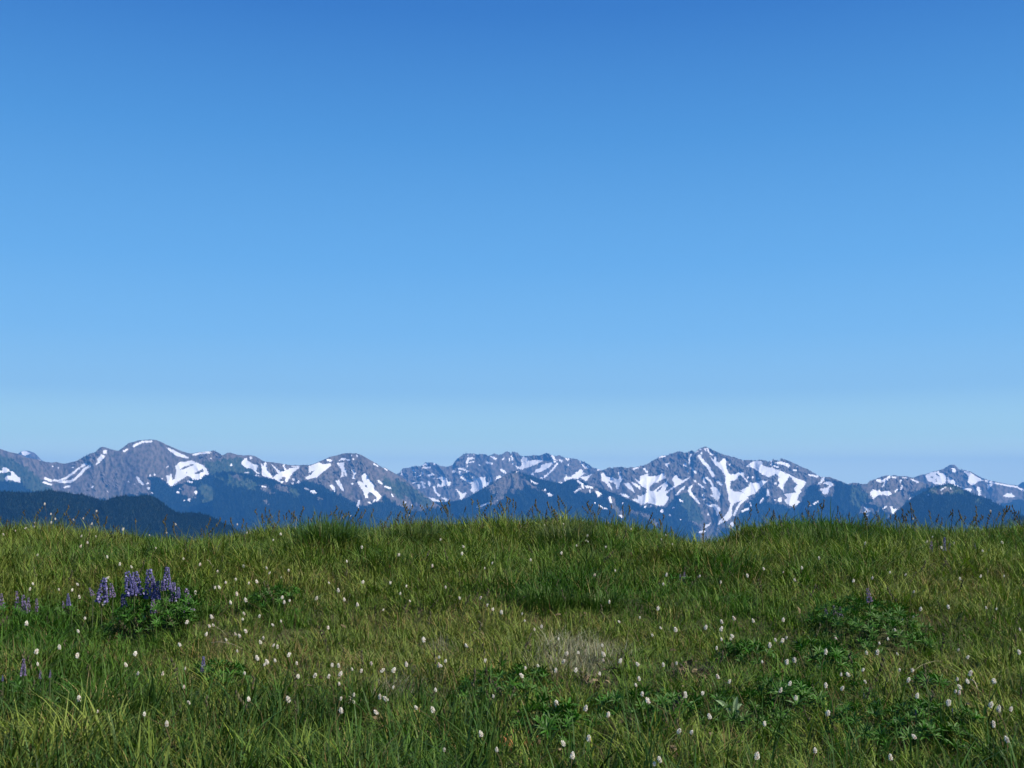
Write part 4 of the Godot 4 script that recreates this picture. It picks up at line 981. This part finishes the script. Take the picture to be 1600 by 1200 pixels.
# a lupine plant: oval of leaves on the turf [centre px, centre py, half width px, rows px], then spikes [px of foot, py of foot, px of tip, py of tip, fading]
func lupine(label: String, centre: Vector2, half: float, deep: float, high: float, leaves: int, leaf_size: float, spikes: Array, short: String, group := "lupine plants") -> void:
	var foot := on_ground(centre.x, centre.y)
	var depth := -foot.z
	var rx := half / F_PX * depth
	var rz := deep
	var root := Node3D.new()
	root.name = numbered("lupine_plant")
	add_child(root)
	root.position = foot
	for i in leaves:
		var a := rng.randf() * TAU
		var r := sqrt(rng.randf()) * (1.0 + 0.35 * noise_b.get_noise_2d(cos(a) * 1.5 + foot.x * 3.0, sin(a) * 1.5))
		var x := cos(a) * r * rx
		var z := sin(a) * r * rz
		var y := ground_h(foot.x + x, foot.z + z) - foot.y
		var h := high * (0.30 + 0.70 * sqrt(maxf(0.0, 1.0 - r * r))) * rng.randf_range(0.55, 1.05)
		var o := mesh_node("leaf", lupine_leaves[rng.randi_range(0, lupine_leaves.size() - 1)], root)
		var tip := Vector3(cos(a) * r * 0.7 + rng.randf_range(-0.5, 0.5), 1.0, sin(a) * r * 0.7 + rng.randf_range(-0.5, 0.5)).normalized()
		var turn := Quaternion(Vector3.UP, tip) * Quaternion(Vector3.UP, rng.randf() * TAU)
		o.transform = Transform3D(Basis(turn).scaled(Vector3.ONE * leaf_size * rng.randf_range(0.55, 1.15)), Vector3(x, y + h, z))
	lupine_spots.append([foot, rx, rz, high])
	for sp in spikes:
		var tip_ray := ray(sp[2], sp[3])
		var foot_ray := ray(sp[0], sp[1])
		var d := depth + rng.randf_range(-0.5, 0.5) * rz
		var p0 := EYE + foot_ray * (d / -foot_ray.z)
		var p1 := EYE + tip_ray * (d / -tip_ray.z)
		var fade: float = sp[4]
		var pool := lupine_spikes if fade < 0.5 else lupine_buds
		var part := Node3D.new()
		part.name = "flower_spike"
		root.add_child(part, true)
		part.position = p0 - foot
		var o := mesh_node("blossom", pool[rng.randi_range(0, pool.size() - 1)], part)
		var length := p0.distance_to(p1)
		var fat := rng.randf_range(0.75, 1.0) if leaves < 150 else rng.randf_range(1.1, 1.4)
		o.transform = Transform3D(Basis(Quaternion(Vector3.UP, (p1 - p0).normalized()) * Quaternion(Vector3.UP, rng.randf() * TAU)) * Basis.from_scale(Vector3(length * fat, length, length * fat)), Vector3.ZERO)
		var down := ground_h(p0.x, p0.z) - p0.y
		var s := Soup.new()
		s.tube([Vector3(0.004, minf(down, -0.02), 0), Vector3(0.002, minf(down, -0.02) * 0.5, 0), Vector3.ZERO], [0.0026, 0.0023, 0.002], 4, Color(0.055, 0.075, 0.03))
		mesh_node("stalk", s.mesh(stalk_mat), part)
	landmarks.append([foot, short])
	tag(root, label, "lupine", group)

var stalk_mat: StandardMaterial3D

func grow_lupine() -> void:
	stalk_mat = matte(Color(1, 1, 1), 0.7, true)
	var leaf_mat := matte(Color(1, 1, 1), 0.5, true, Color(0.45, 0.65, 0.12))
	var flower_mat := matte(Color(1, 1, 1), 0.7, true, Color(0.3, 0.3, 0.4))
	for k in 5:
		lupine_leaves.append(lupine_leaf(leaf_mat, Color(0.028, 0.096, 0.007).lerp(Color(0.046, 0.112, 0.018), k / 4.0)))
	for k in 4:
		lupine_spikes.append(lupine_spike(flower_mat, 0.1 + 0.08 * k))
	for k in 3:
		lupine_buds.append(lupine_spike(flower_mat, 0.75 + 0.1 * k))
	var s := []
	for q in [[230, 480, 265, 160, 0.4], [370, 420, 345, 240, 0.55], [605, 400, 545, 85, 0.0], [680, 400, 645, 85, 0.0], [640, 380, 600, 150, 0.0], [850, 430, 820, 50, 0.0], [910, 450, 935, 210, 0.1], [880, 300, 870, 150, 0.0], [1040, 320, 1050, 30, 0.0], [1115, 470, 1135, 225, 0.0], [1180, 430, 1195, 290, 0.2], [1320, 600, 1280, 290, 0.9], [515, 545, 490, 370, 0.2], [880, 620, 870, 450, 0.8], [120, 400, 75, 300, 0.7], [1000, 340, 985, 210, 0.2]]:
		s.append([130.0 + q[0] / 8.0, 880.0 + q[1] / 8.0, 130.0 + q[2] / 8.0, 880.0 + q[3] / 8.0, q[4]])
	lupine("leafy lupine clump crowned by many violet flower spikes", Vector2(248, 990), 76, 0.17, 0.15, 200, 0.032, s, "violet lupine clump")
	lupine("faded purple-brown lupine spikes with few leaves in long grass", Vector2(30, 965), 50, 0.10, 0.07, 22, 0.03, [[3, 950, 2, 926, 0.7], [27, 950, 26, 922, 0.8], [38, 958, 36, 928, 0.9], [45, 955, 44, 932, 0.9], [58, 955, 57, 934, 0.9]], "faded purple-brown lupine spikes")
	lupine("small purple lupine standing between faded spikes and violet clump", Vector2(105, 970), 26, 0.08, 0.07, 14, 0.03, [[107, 946, 106, 926, 0.4], [100, 956, 98, 938, 0.6]], "small purple lupine")
	lupine("dark green lupine with thin purple spikes in the longest grass", Vector2(55, 1110), 110, 0.16, 0.08, 55, 0.032, [[36, 1055, 37, 1028, 0.7], [63, 1060, 63, 1046, 0.5], [78, 1058, 79, 1046, 0.5], [4, 1064, 4, 1054, 0.3], [23, 1124, 22, 1114, 0.2]], "lupine in the longest grass")
	lupine("single blue lupine spike above a dark low leaf clump", Vector2(335, 1085), 45, 0.10, 0.09, 40, 0.034, [[317, 1050, 318, 1024, 0.3]], "single blue lupine spike")
	lupine("tiny violet lupine bud among tall foreground blades", Vector2(214, 1140), 12, 0.05, 0.04, 8, 0.025, [[214, 1133, 213, 1122, 0.1]], "tiny violet lupine bud")
	lupine("big dark leafy lupine bush with greyish spent spikes", Vector2(1355, 1012), 95, 0.20, 0.15, 230, 0.031, [[1291, 962, 1290, 948, 0.9], [1307, 966, 1303, 944, 0.9], [1313, 964, 1311, 944, 0.9], [1359, 940, 1355, 918, 0.7], [1399, 984, 1398, 974, 0.5]], "big dark lupine bush")
	lupine("low leafy lupine mound just below the big dark bush", Vector2(1290, 1065), 50, 0.13, 0.11, 75, 0.035, [], "leafy mound below the bush")
	lupine("small lupine with a bright blue bud on the terrace", Vector2(1352, 1100), 20, 0.06, 0.05, 12, 0.026, [[1350, 1092, 1349, 1081, 0.0], [1345, 1094, 1343, 1084, 0.2]], "blue-budded small lupine")
	lupine("wide leafy lupine patch with a few blue buds", Vector2(1420, 1165), 120, 0.20, 0.085, 140, 0.033, [[1401, 1132, 1400, 1124, 0.1], [1431, 1116, 1431, 1108, 0.3], [1488, 1112, 1488, 1106, 0.3], [1443, 1188, 1443, 1178, 0.0], [1372, 1184, 1371, 1174, 0.5]], "wide blue-budded leaf patch")
	lupine("dense lupine leaf patch in the middle of the terrace", Vector2(800, 1095), 84, 0.18, 0.085, 110, 0.033, [], "dense mid-terrace leaf patch")
	lupine("low lupine leaf patch beside the brown hollow", Vector2(1010, 1122), 100, 0.13, 0.07, 90, 0.032, [], "leaf patch beside brown hollow")
	lupine("lupine leaf patch round the pale lance-leaved plant", Vector2(1160, 1135), 84, 0.14, 0.06, 80, 0.030, [], "leaf patch round pale plant")
	lupine("lupine leaf clump between the terrace patches and dark bush", Vector2(1235, 1118), 50, 0.13, 0.085, 60, 0.036, [], "leaf clump between patches and bush")
	lupine("purple lupine spikes just below the crest", Vector2(1475, 872), 50, 0.12, 0.08, 24, 0.03, [[1455, 862, 1455, 844, 0.5], [1475, 860, 1476, 838, 0.3], [1523, 864, 1523, 848, 0.6], [1483, 862, 1484, 848, 0.6]], "purple spikes below the crest")
	lupine("pinkish and bluish fading lupine spikes on the bank", Vector2(1055, 925), 40, 0.10, 0.07, 26, 0.03, [[1069, 914, 1069, 892, 0.6], [1046, 920, 1044, 904, 0.9], [1032, 926, 1030, 910, 0.9], [1064, 912, 1063, 896, 0.7]], "pinkish fading lupine")
	lupine("small dark leafy lupine clump without flowers on the bank", Vector2(430, 958), 42, 0.12, 0.10, 60, 0.032, [], "small flowerless leaf clump")
	lupine("bright green lupine leaf patch below the bank", Vector2(1165, 1045), 45, 0.12, 0.07, 50, 0.034, [], "bright green leaf patch")
	lupine("lupine leaf clump under the dead brown stems", Vector2(850, 1160), 55, 0.14, 0.085, 55, 0.038, [], "leaf clump under dead stems")
	lupine("little lupine leaf clump beside the pale twig", Vector2(1450, 1085), 34, 0.08, 0.06, 28, 0.034, [], "little leaf clump by twig")

# ---------------------------------------------------------------- other plants
func tussock(label: String, px: float, py: float, half: float, high: float, n: int, tone: Color, short: String) -> void:
	var foot := on_ground(px, py)
	var root := Node3D.new()
	root.name = numbered("grass_tussock")
	add_child(root)
	root.position = foot
	var mat := matte(Color(1, 1, 1), 0.5, true, Color(0.45, 0.6, 0.2))
	var rx := half / F_PX * -foot.z
	for part in [["outer_blades", 0.6, 1.1, 0.55], ["inner_blades", 0.05, 0.6, 1.0]]:
		var s := Soup.new()
		for i in n / 2:
			var a := rng.randf() * TAU
			var r := rx * 0.75 * sqrt(rng.randf())
			var g := rng.randf_range(0.65, 1.4)
			var x := cos(a) * r
			var z := sin(a) * r * 0.8
			var y := ground_h(foot.x + x, foot.z + z) - foot.y
			var b := a + rng.randf_range(-0.7, 0.7)
			var col := Color(tone.r * g * rng.randf_range(0.9, 1.3), tone.g * g, tone.b * g)
			blade(s, Vector3(x, y - 0.005, z), Vector3(cos(b), 0, sin(b)), high * rng.randf_range(0.6, 1.0) * (0.8 + 0.2 * part[3]), rng.randf_range(part[1], part[2]), rng.randf_range(0.0028, 0.0055), col, 5)
		mesh_node(part[0], s.mesh(mat), root)
	landmarks.append([foot, short])
	tag(root, label, "tussock", "grass tussocks")

func lance_plant() -> void:
	var foot := on_ground(1146, 1140)
	lupine_spots.append([foot, 0.05, 0.10, 0.02])
	var root := Node3D.new()
	root.name = numbered("lance_leaved_plant")
	add_child(root)
	root.position = foot
	var mat := matte(Color(1, 1, 1), 0.6, true, Color(0.3, 0.4, 0.25))
	var d := -foot.z
	for q in [[1140, 1114, 1118, 1094, 0.011], [1146, 1118, 1152, 1088, 0.012], [1145, 1116, 1159, 1100, 0.012], [1150, 1122, 1151, 1109, 0.016], [1138, 1120, 1146, 1129, 0.010], [1143, 1112, 1128, 1104, 0.010]]:
		var p0 := at_depth(q[0], q[1], d) - foot
		var p1 := at_depth(q[2], q[3], d - rng.randf_range(-0.03, 0.04)) - foot
		var s := Soup.new()
		var along := p1 - p0
		var side := along.cross(Vector3(0.15, 0.25, 1)).normalized()
		var up := side.cross(along.normalized()).normalized()
		var prev := []
		for k in 6:
			var t := k / 5.0
			var w: float = q[4] * sin(PI * clampf(t * 0.9 + 0.08, 0.0, 1.0)) * 0.55
			var c := p0 + along * t + Vector3(0, 0.008 * sin(PI * t), 0)
			var row := [c - side * w + up * w * 0.4, c, c + side * w + up * w * 0.4]
			if k > 0:
				s.quad(prev[0], row[0], row[1], prev[1], Color(0.20, 0.29, 0.155))
				s.quad(prev[1], row[1], row[2], prev[2], Color(0.23, 0.32, 0.18))
			prev = row
		mesh_node("leaf", s.mesh(mat), root)
	var st := Soup.new()
	st.tube([Vector3(0, -0.01, 0), Vector3(-0.004, 0.02, 0.0), Vector3(-0.008, 0.045, 0)], [0.0025, 0.0022, 0.0018], 5, Color(0.15, 0.20, 0.10))
	mesh_node("stem", st.mesh(mat), root)
	tag(root, "pale green plant with lance-shaped leaves among darker lupine leaves", "plant")

func dry_stalk(label: String, a: Vector2, b: Vector2, thick: float, tone: Color, short: String, lift_a := 0.05, lift_b := 0.05) -> void:
	var p0 := on_ground(a.x, a.y, lift_a) + Vector3(0, lift_a, 0)
	var p1 := on_ground(b.x, b.y, lift_b) + Vector3(0, lift_b, 0)
	var s := Soup.new()
	var mid := (p0 + p1) * 0.5 + Vector3(0.004, 0.010, 0.0)
	s.tube([Vector3.ZERO, (mid - p0) * 0.5 + Vector3(0, 0.004, 0), mid - p0, (mid + p1) * 0.5 - p0 + Vector3(0, 0.003, 0), p1 - p0], [thick, thick * 0.95, thick * 0.9, thick * 0.8, thick * 0.6], 5, tone)
	var root := Node3D.new()
	root.name = numbered("dry_stalk")
	add_child(root)
	root.position = p0
	mesh_node("stem", s.mesh(stalk_mat), root)
	# a few short side shoots
	var t := Soup.new()
	for k in 3:
		var c := (p1 - p0) * (0.35 + 0.22 * k) + Vector3(0, 0.008, 0)
		var out := Vector3(rng.randf_range(-1, 1), rng.randf_range(0.2, 1.0), rng.randf_range(-1, 1)).normalized() * rng.randf_range(0.008, 0.02)
		t.tube([c, c + out * 0.6, c + out], [thick * 0.5, thick * 0.4, thick * 0.25], 4, tone)
	mesh_node("side_shoot", t.mesh(stalk_mat), root)
	landmarks.append([root.position, short])
	tag(root, label, "dry stalk")

func dead_plant(label: String, px: float, py: float, half: float, n: int, tone: Color, short: String) -> void:
	var foot := on_ground(px, py)
	var root := Node3D.new()
	root.name = numbered("dead_plant")
	add_child(root)
	root.position = foot
	var rx := half / F_PX * -foot.z
	var s := Soup.new()
	var l := Soup.new()
	for i in n:
		var a := rng.randf() * TAU
		var r := rx * sqrt(rng.randf()) * 0.6
		var p := Vector3(cos(a) * r, 0.0, sin(a) * r)
		p.y = ground_h(foot.x + p.x, foot.z + p.z) - foot.y
		var out := Vector3(cos(a) + rng.randf_range(-0.6, 0.6), rng.randf_range(0.6, 1.8), sin(a) + rng.randf_range(-0.6, 0.6)).normalized() * rng.randf_range(0.03, 0.07)
		var g := rng.randf_range(0.5, 1.5)
		var col := Color(tone.r * g, tone.g * g, tone.b * g)
		s.tube([p, p + out * 0.5 + Vector3(0.003, 0, 0.002), p + out], [0.0014, 0.0011, 0.0007], 3, col)
		blade(l, p + out * rng.randf_range(0.2, 0.7), Vector3(cos(a), 0, sin(a)), rng.randf_range(0.02, 0.04), rng.randf_range(0.8, 1.8), 0.0034, col, 3)
	mesh_node("stem", s.mesh(stalk_mat), root)
	mesh_node("withered_leaf", l.mesh(stalk_mat), root)
	landmarks.append([root.position, short])
	tag(root, label, "dead plant")

func bird(label: String, px: float, py: float, far: float, span: float, tone: Color, bank: float) -> void:
	var root := Node3D.new()
	root.name = numbered("bird")
	add_child(root)
	root.position = at_depth(px, py, far)
	root.rotation = Vector3(0.1, bank, 0.1)
	var mat := matte(Color(1, 1, 1), 0.8, true)
	var s := Soup.new()
	var pts := []
	var rad := []
	for k in 7:
		var t := k / 6.0
		pts.append(Vector3(0, 0, lerpf(-0.28, 0.26, t) * span))
		rad.append(span * 0.075 * sin(PI * clampf(t * 0.92 + 0.05, 0.0, 1.0)))
	s.tube(pts, rad, 7, tone)
	mesh_node("body", s.mesh(mat), root)
	for sg in [-1.0, 1.0]:
		var w := Soup.new()
		var prev := []
		for k in 5:
			var t := k / 4.0
			var x: float = sg * span * 0.5 * t
			var y := span * (0.10 * sin(t * 2.2) - 0.02)
			var chord := span * 0.11 * (1.0 - 0.75 * t * t)
			var row := [Vector3(x, y, -chord + span * 0.08 * t), Vector3(x, y + 0.012 * span, span * 0.08 * t), Vector3(x, y, chord + span * 0.10 * t)]
			if k > 0:
				w.quad(prev[0], row[0], row[1], prev[1], tone)
				w.quad(prev[1], row[1], row[2], prev[2], tone)
			prev = row
		mesh_node("wing", w.mesh(mat), root)
	var tl := Soup.new()
	tl.quad(Vector3(-0.02, 0, 0.22) * span, Vector3(-0.06, 0.005, 0.38) * span, Vector3(0.06, 0.005, 0.38) * span, Vector3(0.02, 0, 0.22) * span, tone)
	mesh_node("tail", tl.mesh(mat), root)
	tag(root, label, "bird")

func build_meadow() -> void:
	grow_lupine()
	lance_plant()
	grow_grass()
	grow_seed_stalks()
	litter()
	tussock("tall dark green grass tussock rising over the crest", 515, 862, 52, 0.26, 620, Color(0.045, 0.098, 0.020), "tall dark crest tussock")
	tussock("broad grass tussock on the crest beside the tall dark one", 640, 858, 55, 0.215, 520, Color(0.062, 0.105, 0.024), "broad crest tussock")
	tussock("dark overhanging grass tussock on the lip of the bank", 860, 955, 60, 0.13, 420, Color(0.052, 0.108, 0.020), "overhanging lip tussock")
	tussock("smaller dark grass tussock next to the overhanging one", 945, 955, 42, 0.10, 280, Color(0.054, 0.108, 0.021), "smaller lip tussock")
	tussock("long-bladed grass tussock in the middle of the crest", 885, 858, 60, 0.22, 480, Color(0.060, 0.095, 0.028), "long-bladed crest tussock")
	tussock("green grass tussock on the crest near the low rocky shoulder", 1285, 860, 75, 0.20, 560, Color(0.062, 0.105, 0.022), "green tussock near the shoulder")
	tussock("dark grass tussock beside the fading pinkish lupine", 1115, 925, 45, 0.10, 320, Color(0.040, 0.085, 0.018), "tussock beside pinkish lupine")
	dry_stalk("pale dry stalk lying in turf beside the violet lupine clump", Vector2(322, 977), Vector2(354, 994), 0.0009, Color(0.36, 0.31, 0.19), "short pale lying stalk")
	dry_stalk("long pale straw stalk lying flat below the violet lupine clump", Vector2(330, 1006), Vector2(378, 1015), 0.0010, Color(0.42, 0.36, 0.24), "long flat straw stalk")
	dry_stalk("leaning dry double stalk above the violet lupine clump", Vector2(323, 876), Vector2(334, 894), 0.0012, Color(0.42, 0.37, 0.24), "leaning dry stalk", 0.12, 0.05)
	dry_stalk("pale twig lying across the turf below the dark leafy bush", Vector2(1428, 1048), Vector2(1470, 1034), 0.0009, Color(0.20, 0.19, 0.11), "pale twig")
	dry_stalk("short bent straw stalk on the bare brown turf", Vector2(1514, 1066), Vector2(1528, 1080), 0.0018, Color(0.45, 0.38, 0.24), "short bent straw")
	dry_stalk("curved white straw blade between two bistort heads", Vector2(541, 1112), Vector2(552, 1091), 0.0016, Color(0.55, 0.48, 0.34), "curved white straw", 0.02, 0.10)
	dead_plant("dead blackish-brown plant stems in the hollow below the bank", 1085, 1062, 34, 90, Color(0.040, 0.034, 0.025), "blackish dead plant")
	dead_plant("dull brown withered stems beside the pale grass patch", 935, 1078, 34, 26, Color(0.095, 0.080, 0.050), "dull brown withered stems")
	dead_plant("small withered orange-brown stems among lupine leaves", 812, 1180, 16, 24, Color(0.30, 0.14, 0.05), "orange-brown withered stems")
	dead_plant("dark dead stems at the foot of the tall tussock", 468, 862, 16, 40, Color(0.05, 0.035, 0.035), "dark dead stems")
	landmarks.append([on_ground(895, 1005), "pale wispy grass patch"])
	landmarks.append([on_ground(625, 1066), "small grey-green wispy patch"])
	grow_bistort()
	bird("tiny dark bird gliding low in the pale sky", 152, 583.5, 150.0, 0.42, Color(0.05, 0.05, 0.05), 0.3)
	bird("faint far-off bird high in the blue sky", 1065.5, 389.5, 230.0, 0.40, Color(0.10, 0.10, 0.10), 1.1)
